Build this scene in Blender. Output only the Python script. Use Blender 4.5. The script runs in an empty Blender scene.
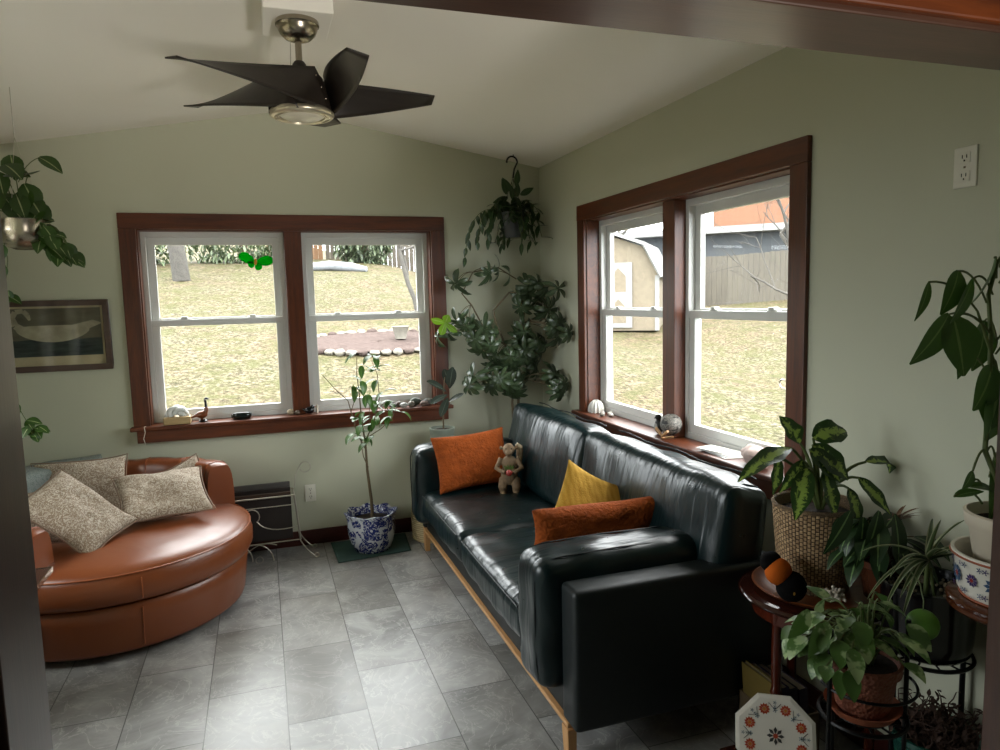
SKY, FILL, EXPO = 9.0, 230, 0.92
import bpy, bmesh, math, random
from mathutils import Vector, Matrix, noise, Euler
random.seed(7)
PI = math.pi
S = bpy.context.scene
COL = S.collection
V = Vector
rnd = random.uniform

# ------------------------------------------------------------------ materials
def lin(c):
    if isinstance(c, str):
        c = c.lstrip('#'); c = [int(c[i:i+2], 16)/255 for i in (0, 2, 4)]
        c = [x/12.92 if x <= .04045 else ((x+.055)/1.055)**2.4 for x in c]
    return (c[0], c[1], c[2], 1)
class NT:
    def __init__(s, name):
        s.m = bpy.data.materials.new(name); s.m.use_nodes = True
        s.t = s.m.node_tree; s.b = s.t.nodes['Principled BSDF']; s.out = s.t.nodes['Material Output']
    def n(s, typ, **kw):
        o = s.t.nodes.new(typ)
        for k, v in kw.items():
            if k.startswith('i_'): o.inputs[k[2:].replace('_', ' ')].default_value = v
            else: setattr(o, k, v)
        return o
    def l(s, a, b): s.t.links.new(a, b)
    def coord(s, which='Object', scale=(1, 1, 1), loc=(0, 0, 0), rot=(0, 0, 0)):
        tc = s.n('ShaderNodeTexCoord'); mp = s.n('ShaderNodeMapping')
        mp.inputs['Scale'].default_value = scale; mp.inputs['Location'].default_value = loc
        mp.inputs['Rotation'].default_value = rot
        s.l(tc.outputs[which], mp.inputs['Vector']); return mp.outputs[0]
    def noise(s, vec, scale, detail=3, rough=.5, dist=0):
        o = s.n('ShaderNodeTexNoise'); s.l(vec, o.inputs['Vector'])
        o.inputs['Scale'].default_value = scale; o.inputs['Detail'].default_value = detail
        o.inputs['Roughness'].default_value = rough; o.inputs['Distortion'].default_value = dist
        return o.outputs['Fac']
    def ramp(s, fac, stops, const=False):
        o = s.n('ShaderNodeValToRGB'); s.l(fac, o.inputs['Fac']); e = o.color_ramp.elements
        if const: o.color_ramp.interpolation = 'CONSTANT'
        while len(e) < len(stops): e.new(.5)
        for i, (p, c) in enumerate(stops): e[i].position = p; e[i].color = lin(c)
        return o.outputs['Color']
    def mix(s, fac, a, b, blend='MIX'):
        o = s.n('ShaderNodeMix', data_type='RGBA', blend_type=blend)
        for sock, v in ((o.inputs[0], fac), (o.inputs[6], a), (o.inputs[7], b)):
            if hasattr(v, 'is_linked') or hasattr(v, 'links'): s.l(v, sock)
            else: sock.default_value = v if isinstance(v, (int, float)) else lin(v)
        return o.outputs[2]
    def math(s, op, a, b=0.0):
        o = s.n('ShaderNodeMath', operation=op)
        for i, v in enumerate((a, b)):
            if isinstance(v, (int, float)): o.inputs[i].default_value = v
            else: s.l(v, o.inputs[i])
        return o.outputs[0]
    def bump(s, h, strength=.2, dist=.01):
        o = s.n('ShaderNodeBump'); s.l(h, o.inputs['Height'])
        o.inputs['Strength'].default_value = strength; o.inputs['Distance'].default_value = dist
        s.l(o.outputs[0], s.b.inputs['Normal'])
    def fin(s, col=None, rough=.5, metal=0, spec=.5, trans=None):
        if col is not None:
            if isinstance(col, (str, tuple, list)): s.b.inputs['Base Color'].default_value = lin(col)
            else: s.l(col, s.b.inputs['Base Color'])
        s.b.inputs['Roughness'].default_value = rough; s.b.inputs['Metallic'].default_value = metal
        s.b.inputs['Specular IOR Level'].default_value = spec
        return s.m
def plain(name, c, rough=.5, metal=0, spec=.5, var=.12, vs=8, bump=0, bs=60, bd=.003):
    t = NT(name); v = t.coord()
    f = t.noise(v, vs, 3)
    o = t.n('ShaderNodeMapRange'); t.l(f, o.inputs['Value'])
    o.inputs['From Min'].default_value = .25; o.inputs['From Max'].default_value = .75
    o.inputs['To Min'].default_value = 1-var; o.inputs['To Max'].default_value = 1+var
    hs = t.n('ShaderNodeHueSaturation'); hs.inputs['Color'].default_value = lin(c); t.l(o.outputs[0], hs.inputs['Value'])
    if bump: t.bump(t.noise(v, bs, 4), bump, bd)
    return t.fin(hs.outputs[0], rough, metal, spec)
def wood(name, dark, light, axis='x', rough=.35, spec=.5, sc=1):
    t = NT(name); s = {'x': (1.2, 14, 14), 'y': (14, 1.2, 14), 'z': (14, 14, 1.2)}[axis]
    v = t.coord(scale=tuple(a*sc for a in s))
    g = t.noise(v, 2.2, 6, .62, .6); f = t.noise(v, 14, 2)
    c = t.ramp(g, [(.3, dark), (.7, light)]); c2 = t.mix(.18, c, t.ramp(f, [(.35, dark), (.65, light)]))
    t.bump(f, .06, .002)
    return t.fin(c2, rough, 0, spec)
def leather(name, dark, light, rough=.3, wr=.5, scale=9, streak=False):
    t = NT(name); v = t.coord()
    big = t.noise(v, 3, 2); c = t.mix(big, dark, light)
    cr = t.noise(t.coord(scale=(1, 1, 1)), scale, 3, .5, 1.0)
    h = t.math('MULTIPLY', cr, wr*(1.6 if streak else 4))
    if streak:
        s1 = t.noise(t.coord(scale=(3, 17, 3), rot=(.25, 0, .3)), 1.3, 2, .45, .8)
        h = t.math('ADD', h, t.math('MULTIPLY', s1, 1.7))
    t.bump(h, .6, .006)
    rr = t.math('ADD', t.math('MULTIPLY', t.noise(v, 14, 4), .18), rough-.09); t.l(rr, t.b.inputs['Roughness'])
    m = t.fin(c, rough, 0, .5); t.l(rr, t.b.inputs['Roughness']); return m
def leafmat(name, c1, c2, rough=.4, mode=None, c3='#c9cf9a', sc=30):
    t = NT(name); v = t.coord()
    c = t.mix(t.noise(v, 9, 2), c1, c2)
    uv = t.n('ShaderNodeTexCoord').outputs['UV']; sx = t.n('ShaderNodeSeparateXYZ'); t.l(uv, sx.inputs[0])
    d = t.math('ABSOLUTE', t.math('SUBTRACT', sx.outputs[0], .5))
    if mode == 'edge': c = t.mix(t.math('GREATER_THAN', d, .33), c, c3)
    if mode == 'rib': c = t.mix(t.math('LESS_THAN', d, .05), c, c3)
    if mode == 'spots':
        f = t.noise(v, sc, 3, .6); c = t.mix(t.ramp(f, [(.5, (0, 0, 0)), (.56, (1, 1, 1))]), c, c3)
    if mode is None: c = t.mix(t.math('MULTIPLY', t.math('LESS_THAN', d, .035), .5), c, c3)
    if mode == 'splash':
        f = t.math('SUBTRACT', t.noise(v, sc, 4, .7, 1.0), t.math('MULTIPLY', d, .75)); c = t.mix(t.ramp(f, [(.34, (0, 0, 0)), (.42, (1, 1, 1))]), c, c3)
    tr = t.n('ShaderNodeBsdfTranslucent'); t.l(c, tr.inputs['Color'])
    mx = t.n('ShaderNodeMixShader'); mx.inputs[0].default_value = .22
    t.fin(c, rough, 0, .5); t.l(t.b.outputs[0], mx.inputs[1]); t.l(tr.outputs[0], mx.inputs[2]); t.l(mx.outputs[0], t.out.inputs['Surface'])
    return t.m
def pattern(name, cols, scale=30, dist=2.0, rough=.6, th=.5, bump=.1, vor=False, w=.05):
    """curling two-tone print: thresholded distorted noise bands"""
    t = NT(name); v = t.coord()
    n1 = t.noise(v, scale, 2, .5, dist)
    band = t.math('ABSOLUTE', t.math('SUBTRACT', n1, th))
    f = t.ramp(band, [(w*.6, (1, 1, 1)), (w, (0, 0, 0))])
    c = t.mix(f, cols[0], cols[1])
    if len(cols) > 2:
        g = t.ramp(t.noise(v, scale*.55, 1, .5, 1), [(.56, (0, 0, 0)), (.6, (1, 1, 1))]); c = t.mix(g, c, cols[2])
    t.bump(t.noise(v, 300, 2), bump, .002)
    return t.fin(c, rough)

M = {}
def build_mats():
    t = NT('wall_paint'); v = t.coord(); c = t.mix(t.noise(v, 1.5, 2), '#b6b7a2', '#bcbda8')
    t.bump(t.noise(v, 180, 3), .12, .002); M['wall'] = t.fin(c, .55, 0, .35)
    t = NT('ceiling_paint'); v = t.coord(); c = t.mix(t.noise(v, 2, 2), '#eeeae0', '#f3efe6')
    t.bump(t.noise(v, 120, 3), .15, .002); M['ceil'] = t.fin(c, .8, 0, .2)
    # floor: 0.305 x 0.61 stone look tiles, half offset, long side along the room
    t = NT('slate_tile'); tc = t.n('ShaderNodeTexCoord'); sx = t.n('ShaderNodeSeparateXYZ'); t.l(tc.outputs['Object'], sx.inputs[0])
    cb = t.n('ShaderNodeCombineXYZ'); t.l(t.math('ADD', sx.outputs[1], 1.612+.6096*20-.3048), cb.inputs[0]); t.l(t.math('ADD', sx.outputs[0], 2.034+.3048*40), cb.inputs[1])
    b = t.n('ShaderNodeTexBrick', offset=.5, offset_frequency=2); t.l(cb.outputs[0], b.inputs['Vector'])
    b.inputs['Color1'].default_value = (.0, .0, .0, 1); b.inputs['Color2'].default_value = (1, 1, 1, 1); b.inputs['Mortar'].default_value = (.5, .5, .5, 1)
    b.inputs['Scale'].default_value = 1; b.inputs['Mortar Size'].default_value = .0022; b.inputs['Mortar Smooth'].default_value = .1
    b.inputs['Brick Width'].default_value = .6096; b.inputs['Row Height'].default_value = .3048
    off = t.n('ShaderNodeVectorMath', operation='MULTIPLY_ADD'); t.l(b.outputs['Color'], off.inputs[0]); off.inputs[1].default_value = (7, 7, 7); t.l(tc.outputs['Object'], off.inputs[2])
    n1 = t.noise(off.outputs[0], 3.2, 8, .62, 1.2); n2 = t.noise(off.outputs[0], 1.3, 3, .5, .5)
    base = t.ramp(n1, [(.3, '#737372'), (.5, '#9b9c9b'), (.7, '#bdbebd')])
    veins = t.math('ABSOLUTE', t.math('SUBTRACT', t.noise(off.outputs[0], 4.5, 5, .6, 2.5), .5))
    base = t.mix(t.ramp(veins, [(.0, (.6, .6, .6)), (.02, (0, 0, 0))]), base, '#d0cfcb')
    base = t.mix(t.ramp(n2, [(.35, (.0, .0, .0)), (.7, (.45, .45, .45))]), base, '#8d8780')
    tint = t.mix(b.outputs['Color'], '#c4c2bd', '#ffffff'); base = t.mix(1.0, base, tint, 'MULTIPLY')
    col = t.mix(b.outputs['Fac'], base, '#484744')
    h = t.math('SUBTRACT', t.math('MULTIPLY', n1, .35), b.outputs['Fac']); t.bump(h, .25, .003)
    t.l(t.math('ADD', t.math('MULTIPLY', n1, .25), .2), t.b.inputs['Roughness'])
    M['floor'] = t.m; t.l(col, t.b.inputs['Base Color'])
    for a in 'xyz':
        M['cherry_'+a] = wood('cherry_trim_'+a, '#381708', '#66300f', a, .4)
        M['oak_'+a] = wood('oak_'+a, '#a8794a', '#c79a67', a, .45)
        M['dark_'+a] = wood('dark_wood_'+a, '#1f0f0a', '#38190f', a, .25)
        M['umber_'+a] = wood('umber_trim_'+a, '#35221a', '#4d3428', a, .3)
    M['base'] = wood('baseboard_wood', '#2e0f0c', '#4a1a12', 'x', .35)
    M['mahog'] = wood('mahogany', '#331109', '#53200f', 'z', .2)
    M['vinyl'] = plain('window_vinyl', '#cdcdc8', .4, var=.03)
    M['white'] = plain('white_plastic', '#d6d3c6', .4, var=.03)
    t = NT('pane_glass'); gl = t.n('ShaderNodeBsdfGlossy'); gl.inputs['Roughness'].default_value = .02
    tr = t.n('ShaderNodeBsdfTransparent'); tr.inputs['Color'].default_value = (.97, .98, .97, 1)
    fr = t.n('ShaderNodeFresnel'); fr.inputs['IOR'].default_value = 1.25
    geo = t.n('ShaderNodeNewGeometry'); fac = t.math('MULTIPLY', fr.outputs[0], t.math('SUBTRACT', 1.0, geo.outputs['Backfacing']))
    mx = t.n('ShaderNodeMixShader'); t.l(fac, mx.inputs[0]); t.l(tr.outputs[0], mx.inputs[1]); t.l(gl.outputs[0], mx.inputs[2]); t.l(mx.outputs[0], t.out.inputs['Surface']); M['glass'] = t.m
    M['green_leather'] = leather('bottle_green_leather', '#051416', '#092022', .31, .35, 7, True)
    M['green_plain'] = leather('bottle_green_leather_flat', '#050e10', '#071416', .5, .1, 3)
    M['tan_leather'] = leather('tan_leather', '#6a3417', '#7c4220', .34, .2, 4)
    M['nickel'] = plain('brushed_nickel', '#a59c8c', .25, 1, var=.05)
    M['iron'] = plain('black_iron', '#0c0c0c', .4, .6, var=.1)
    M['wire'] = plain('dull_silver_wire', '#b9b3a6', .35, .8, var=.2)
    M['blade'] = wood('espresso_blade', '#1c1611', '#2b231c', 'x', .45)
    M['rust'] = plain('rust_velvet', '#8f4519', .85, var=.22, vs=25, bump=.9, bs=70, bd=.012, spec=.15)
    M['soil'] = plain('potting_soil', '#2a1f17', .95, var=.5, vs=60, bump=.6, bs=90, bd=.01)
    M['terra'] = plain('terracotta', '#8f4a2c', .7, var=.15)
    M['bark'] = plain('bark', '#5a4a3a', .85, var=.35, vs=30, bump=.4)
    M['stem'] = plain('green_stem', '#4d5a2c', .6, var=.2)
    M['brownstem'] = plain('brown_stem', '#5d5038', .7, var=.2)
    M['black'] = plain('black_glaze', '#0b0b0c', .15, var=.1)
    M['ivory'] = plain('ivory_ceramic', '#c4b9a6', .5, var=.06)
    M['marble'] = plain('white_marble', '#d5d0c4', .35, var=.05, vs=4)
build_mats()

# ------------------------------------------------------------------ mesh building
class MB:
    def __init__(s): s.v = []; s.f = []; s.uv = {}
    def add(s, vs, fs, uv=None):
        o = len(s.v); s.v += [V(p) for p in vs]
        for i, f in enumerate(fs):
            s.f.append([a+o for a in f])
            if uv: s.uv[len(s.f)-1] = [uv[a] for a in f]
        return s
    def box(s, x0, x1, y0, y1, z0, z1, mat=None):
        vs = [V((x, y, z)) for x in (x0, x1) for y in (y0, y1) for z in (z0, z1)]
        if mat: vs = [mat @ p for p in vs]
        return s.add(vs, [(0, 1, 3, 2), (4, 6, 7, 5), (0, 4, 5, 1), (2, 3, 7, 6), (0, 2, 6, 4), (1, 5, 7, 3)])
    def grid(s, fn, nu, nv, cu=False, cv=False, uv=False):
        U = nu if cu else nu+1; W = nv if cv else nv+1
        vs = [fn(i/nu, j/nv) for i in range(U) for j in range(W)]
        uvs = [(j/nv, i/nu) for i in range(U) for j in range(W)] if uv else None
        fs = [(i*W+j, ((i+1) % U)*W+j, ((i+1) % U)*W+(j+1) % W, i*W+(j+1) % W) for i in range(nu) for j in range(nv)]
        return s.add(vs, fs, uvs)
    def lathe(s, prof, c=(0, 0, 0), n=32, mat=None, fn=None):
        c = V(c)
        def g(u, v):
            k = v*(len(prof)-1); r, z = prof[int(round(k))]; a = 2*PI*u
            if fn: r, z = fn(a, r, z)
            p = V((r*math.cos(a), r*math.sin(a), z)); return c+(mat @ p if mat else p)
        return s.grid(g, n, len(prof)-1, cu=True)
    def tube(s, pts, r, n=8, cap=True):
        pts = [V(p) for p in pts]; N = len(pts); rs = r if isinstance(r, (list, tuple)) else [r]*N
        if len(rs) == 2 and N > 2: rs = [rs[0]+(rs[1]-rs[0])*i/(N-1) for i in range(N)]
        t0 = (pts[1]-pts[0]).normalized(); a = t0.orthogonal().normalized(); vs = []
        for i, p in enumerate(pts):
            t = (pts[min(i+1, N-1)]-pts[max(i-1, 0)]); t = t.normalized() if t.length > 1e-9 else t0
            a = (a-t*a.dot(t)); a = a.normalized() if a.length > 1e-6 else t.orthogonal().normalized(); b = t.cross(a)
            vs += [p+(a*math.cos(2*PI*k/n)+b*math.sin(2*PI*k/n))*rs[i] for k in range(n)]
        fs = [(i*n+k, i*n+(k+1) % n, (i+1)*n+(k+1) % n, (i+1)*n+k) for i in range(N-1) for k in range(n)]
        if cap: fs += [tuple(range(n))[::-1], tuple((N-1)*n+k for k in range(n))]
        return s.add(vs, fs)
    def ball(s, c, r, mat=None, nu=16, nv=10, fn=None):
        c = V(c); r = V((r, r, r)) if isinstance(r, (int, float)) else V(r)
        def g(u, v):
            a = 2*PI*u; b = PI*(v*.998+.001); d = V((math.sin(b)*math.cos(a), math.sin(b)*math.sin(a), -math.cos(b)))
            k = fn(d) if fn else 1; p = V((d.x*r.x*k, d.y*r.y*k, d.z*r.z*k)); return c+(mat @ p if mat else p)
        return s.grid(g, nu, nv, cu=True)
    def disc(s, c, r, z=None, n=24):
        c = V(c); return s.add([c]+[c+V((r*math.cos(2*PI*k/n), r*math.sin(2*PI*k/n), 0)) for k in range(n)], [(0, k+1, (k+1) % n+1) for k in range(n)])
    def rbox(s, c, dims, r=.02, N=6, puff=(0, 0, 0), mat=None, wr=0, ws=6, seed=0):
        """rounded, puffed cushion block; c centre, dims full size"""
        c = V(c); h = V(dims)/2; r = min(r, min(h)*.999); N = max(N, 4)
        ts = []
        for i in range(N+1):
            t = -1+2*i/N; ts.append(t)
        def prm(t, hd):   # concentrate samples in the rounded rim
            e = min(r/hd, .95); k = 3
            rim = [-1, -1+e*.25, -1+e*.6, -1+e]; inner = [(-1+e)+(2-2*e)*j/(N-2) for j in range(1, N-2)]
            return rim+inner+[-x for x in rim[::-1]]
        axes = [prm(0, h[i]) for i in range(3)]
        for ax in range(3):
            b, d = [(1, 2), (0, 2), (0, 1)][ax]
            for sg in (-1, 1):
                A, B = axes[b], axes[d]; vs = []
                for u in A:
                    for w in B:
                        p = [0, 0, 0]; p[ax] = sg*h[ax]; p[b] = u*h[b]; p[d] = w*h[d]; p = V(p)
                        q = V([max(-(h[i]-r), min(h[i]-r, p[i])) for i in range(3)]); dd = p-q
                        if dd.length > 1e-9: p = q+dd.normalized()*r
                        n = V([max(-1, min(1, p[i]/h[i])) for i in range(3)])
                        pf = V([n[i]*puff[i]*math.sqrt(max(0, (1-n[(i+1) % 3]**2)*(1-n[(i+2) % 3]**2))) for i in range(3)])
                        p = p+pf
                        if wr:
                            dr = V([n[i]**3 for i in range(3)])
                            p = p+dr*wr*noise.noise(V((p.x*ws+seed, p.y*ws*1.3, p.z*ws)))
                        vs.append((mat @ p if mat else p)+c)
                m = len(B)
                s.add(vs, [(i*m+j, (i+1)*m+j, (i+1)*m+j+1, i*m+j+1) for i in range(len(A)-1) for j in range(m-1)])
        return s
    def pillow(s, M4, w, h, t, n=18, seed=0, wr=.012):
        for sg in (-1, 1):
            def g(u, v):
                a = 2*u-1; b = 2*v-1
                x = w/2*a*(1-.09*(1-b*b)); y = h/2*b*(1-.09*(1-a*a))
                k = max(0, (1-a*a)*(1-b*b))**.42
                z = sg*t/2*k*(1+.25*noise.noise(V((a*1.6+seed, b*1.6, sg)))) + sg*wr*k*noise.noise(V((a*5+seed, b*5, sg*3)))
                z += .03*noise.noise(V((a*.9+seed, b*.9, 7)))
                return M4 @ V((x, y, z))
            s.grid(g, n, n)
        return s
    def leaf(s, p, d, up=(0, 0, 1), L=.1, W=.04, droop=.8, fold=.25, nu=6, shape=0, wav=0):
        p = V(p); d = V(d).normalized(); up = V(up); side = d.cross(up)
        if side.length < 1e-4: side = d.orthogonal()
        side.normalize(); rows = []; cur = p.copy(); dd = d.copy()
        for i in range(nu+1):
            t = i/nu
            if shape == 0: w = math.sin(PI*(t*.94+.03)**.78)            # ovate
            elif shape == 1: w = math.sin(PI*(t*.97+.015))**.7*(.55+.45*t)*1.2   # obovate
            elif shape == 2: w = (1-t)**.6*min(1, t*5+.3)                       # strap
            else: w = (1-t)**.75*min(1, .62+t*2.2) if t > 0 else .35          # heart
            w = max(w, .02)*W/2; nn = side.cross(dd).normalized()
            wv = nn*wav*math.sin(t*14)*w
            rows.append([cur-side*w+nn*fold*w+wv, cur+V((0, 0, 0)), cur+side*w+nn*fold*w-wv])
            dd = (Matrix.Rotation(-droop/nu, 3, side) @ dd).normalized(); cur = cur+dd*L/nu
        vs = [q for r in rows for q in r]; uv = [(k/2, i/nu) for i in range(nu+1) for k in range(3)]
        return s.add(vs, [(i*3+k, i*3+k+1, (i+1)*3+k+1, (i+1)*3+k) for i in range(nu) for k in range(2)], uv)
    def build(s, name, m, parent=None, smooth=True, origin=None, auto=None, merge=1e-5):
        me = bpy.data.meshes.new(name)
        if parent is not None: org = V(parent['_o'])
        elif origin is not None: org = V(origin)
        else:
            xs = [p.x for p in s.v]; ys = [p.y for p in s.v]; zs = [p.z for p in s.v]
            org = V(((min(xs)+max(xs))/2, (min(ys)+max(ys))/2, min(zs)))
        me.from_pydata([p-org for p in s.v], [], s.f)
        if s.uv:
            ul = me.uv_layers.new(name='UVMap'); k = 0
            for fi, f in enumerate(s.f):
                for j in range(len(f)):
                    if fi in s.uv: ul.data[k].uv = s.uv[fi][j]
                    k += 1
        bm = bmesh.new(); bm.from_mesh(me)
        if merge: bmesh.ops.remove_doubles(bm, verts=bm.verts, dist=merge)
        bmesh.ops.recalc_face_normals(bm, faces=bm.faces); bm.to_mesh(me); bm.free()
        for q in me.polygons: q.use_smooth = smooth
        o = bpy.data.objects.new(name, me); COL.objects.link(o); o['_o'] = tuple(org)
        if m is not None:
            for mm in (m if isinstance(m, (list, tuple)) else [m]): me.materials.append(M[mm] if isinstance(mm, str) else mm)
        if parent is not None: o.parent = parent
        else: o.location = org
        if smooth:
            try: me.set_sharp_from_angle(angle=math.radians(50))
            except Exception: pass
        return o
def thing(name, loc, label, cat, group=None):
    o = bpy.data.objects.new(name, None); COL.objects.link(o); o.location = loc; o['_o'] = tuple(loc)
    o.empty_display_size = .05; o['label'] = label; o['category'] = cat
    if group: o['group'] = group
    return o
def tag(o, label, cat, group=None, kind=None):
    o['label'] = label; o['category'] = cat
    if group: o['group'] = group
    if kind: o['kind'] = kind
    return o
def struct(name, mb, m, parent=None, smooth=False):
    o = mb.build(name, m, parent, smooth=smooth)
    if parent is None: o['kind'] = 'structure'
    return o
def bevel(o, w=.003, seg=2):
    md = o.modifiers.new('bevel', 'BEVEL'); md.width = w; md.segments = seg; md.limit_method = 'ANGLE'; return o
def remesh(o, vs=.004, sm=4):
    md = o.modifiers.new('remesh', 'REMESH'); md.mode = 'VOXEL'; md.voxel_size = vs; md.use_smooth_shade = True
    md = o.modifiers.new('smooth', 'SMOOTH'); md.iterations = sm; return o
def arc(c, r, a0, a1, ax1, ax2, n=10):
    c = V(c); ax1 = V(ax1); ax2 = V(ax2)
    return [c+ax1*r*math.cos(a0+(a1-a0)*i/n)+ax2*r*math.sin(a0+(a1-a0)*i/n) for i in range(n+1)]
def bez(p0, p1, p2, p3=None, n=8):
    p0, p1, p2 = V(p0), V(p1), V(p2); out = []
    for i in range(n+1):
        t = i/n
        if p3 is None: out.append(p0*(1-t)**2+p1*2*t*(1-t)+p2*t*t)
        else: out.append(p0*(1-t)**3+p1*3*t*(1-t)**2+p2*3*t*t*(1-t)+V(p3)*t**3)
    return out
def xf(loc, rx=0, ry=0, rz=0):
    return Matrix.Translation(loc) @ Euler((rx, ry, rz), 'XYZ').to_matrix().to_4x4()

# ------------------------------------------------------------------ camera
C0 = V((-1.949, -4.818, 1.621))
a, b, c = math.radians(6.183), math.radians(18.564), math.radians(-1.419)
fw = V((math.sin(b)*math.cos(a), math.cos(b)*math.cos(a), -math.sin(a))); rt = V((math.cos(b), -math.sin(b), 0)); up = rt.cross(fw)
r2 = rt*math.cos(c)+up*math.sin(c); u2 = -rt*math.sin(c)+up*math.cos(c)
cd = bpy.data.cameras.new('camera'); cam = bpy.data.objects.new('camera', cd); COL.objects.link(cam)
cam.matrix_world = Matrix(((r2.x, u2.x, -fw.x, C0.x), (r2.y, u2.y, -fw.y, C0.y), (r2.z, u2.z, -fw.z, C0.z), (0, 0, 0, 1)))
cd.sensor_width = 36; cd.lens = 706.93/1000*36; cd.clip_start = .05; cd.clip_end = 300
S.camera = cam

# ------------------------------------------------------------------ room shell
XL, XR, YF, YN = -3.55, 0.0, -3.80, -3.94      # left wall, right wall, doorway wall far and near faces
RX, RZ, HR = -1.70, 2.841, 2.542
HL = RZ-.176*(RX-XL)
WB = (-2.632, -.81, .888, 2.092)              # back opening u0,u1,z0,z1
WR = (-2.575, -.765, .89, 2.092)              # right opening (y)
struct('floor', MB().box(-4.8, .12, -7.2, .12, -.08, 0), 'floor')
def wall_holed(name, axis, u0, u1, z1fn, hole, thick=.16):
    mb = MB(); h0, h1, z0, z1 = hole; z0 -= .026
    def prism(poly):
        for k, (p) in enumerate(poly): pass
        n = len(poly)
        if axis == 'y': vs = [(u, 0, z) for u, z in poly]+[(u, thick, z) for u, z in poly]
        else: vs = [(0, u, z) for u, z in poly]+[(thick, u, z) for u, z in poly]
        mb.add(vs, [tuple(range(n)), tuple(range(n, 2*n))[::-1]]+[(i, (i+1) % n, n+(i+1) % n, n+i) for i in range(n)])
    prism([(u0, -.08), (u1, -.08), (u1, z0), (u0, z0)])
    prism([(u0, z0), (h0, z0), (h0, z1), (u0, z1)]); prism([(h1, z0), (u1, z0), (u1, z1), (h1, z1)])
    prism([(u0, z1), (u1, z1)]+z1fn)
    return struct(name, mb, 'wall')
wall_holed('wall_back', 'y', XL-.1, .16, [(.16, HR), (RX, RZ+.03), (XL-.1, HL)], WB)
wall_holed('wall_right', 'x', -7.2, 0, [(0, HR+.02), (-7.2, HR+.02)], WR)
WL = (-3.2, -1.39, .888, 2.092)  # left opening (y), for the window added as extra daylight
mb = MB()
for (y0, y1, z0, z1) in ((YF, 0, 0, WL[2]-.026), (YF, 0, WL[3], HL+.03), (YF, WL[0], WL[2]-.026, WL[3]), (WL[1], 0, WL[2]-.026, WL[3])): mb.box(XL-.16, XL, y0, y1, z0, z1)
struct('wall_left', mb, 'wall')
mb = MB()
sec = [(XL-.12, HL-.02), (RX, RZ), (.16, HR-.028), (.16, HR+.12), (RX, RZ+.15), (XL-.12, HL+.13)]
sec[0] = (XL-.12, RZ-.176*(RX-XL+.12)); sec[2] = (.16, RZ-.176*(.16-RX))
n = len(sec); mb.add([(x, YF-.02, z) for x, z in sec]+[(x, .16, z) for x, z in sec], [tuple(range(n)), tuple(range(n, 2*n))[::-1]]+[(i, (i+1) % n, n+(i+1) % n, n+i) for i in range(n)])
ceil = struct('ceiling', mb, 'ceil')
# doorway wall
OX0, OX1, OZ = -2.24, -.54, 2.03
mb = MB()
for (x0, x1, z0, z1) in ((-4.8, OX0-.02, 0, OZ+.02), (OX1+.02, .0, 0, OZ+.02), (-4.8, .0, OZ+.02, 2.98)): mb.box(x0, x1, YN, YF, z0, z1)
struct('wall_front', mb, 'wall')
# the room the photographer stands in
struct('wall_hall_left', MB().box(-4.9, -4.8, -7.2, YN, 0, 2.5), 'wall')
struct('wall_hall_end', MB().box(-4.9, .1, -7.3, -7.2, 0, 2.5), 'wall')
struct('ceiling_hall', MB().box(-4.9, .1, -7.3, YN, 2.5, 2.6), 'ceil')
# doorway lining and casings
tr = MB().box(OX0-.02, OX1+.02, YN-.005, YF+.005, OZ, OZ+.02).build('trim_1', 'umber_x', smooth=False); tr['kind'] = 'structure'; bevel(tr)
tr = MB().box(OX0-.02, OX0, YN-.005, YF+.005, 0, OZ).build('trim_2', 'umber_z', smooth=False); tr['kind'] = 'structure'; bevel(tr)
tr = MB().box(OX1, OX1+.02, YN-.005, YF+.005, 0, OZ).build('trim_3', 'umber_z', smooth=False); tr['kind'] = 'structure'; bevel(tr)
for i, (x0, x1, z0, z1, m) in enumerate(((OX0-.1, OX1+.1, OZ+.008, OZ+.1, 'cherry_x'), (OX0-.1, OX0-.008, 0, OZ+.008, 'cherry_z'), (OX1+.008, OX1+.1, 0, OZ+.008, 'cherry_z'))):
    tr = MB().box(x0, x1, YN-.022, YN-.0055, z0, z1).build('trim_%d' % (4+i), m, smooth=False); tr['kind'] = 'structure'; bevel(tr, .004)
# baseboards
bb = MB().box(XL, -.014, -.014, 0, 0, .1).build('baseboard_back', 'base', smooth=False); bb['kind'] = 'structure'; bevel(bb)
bb = MB().box(-.014, 0, YF, 0, 0, .1).build('baseboard_right', 'base', smooth=False); bb['kind'] = 'structure'; bevel(bb)

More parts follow.
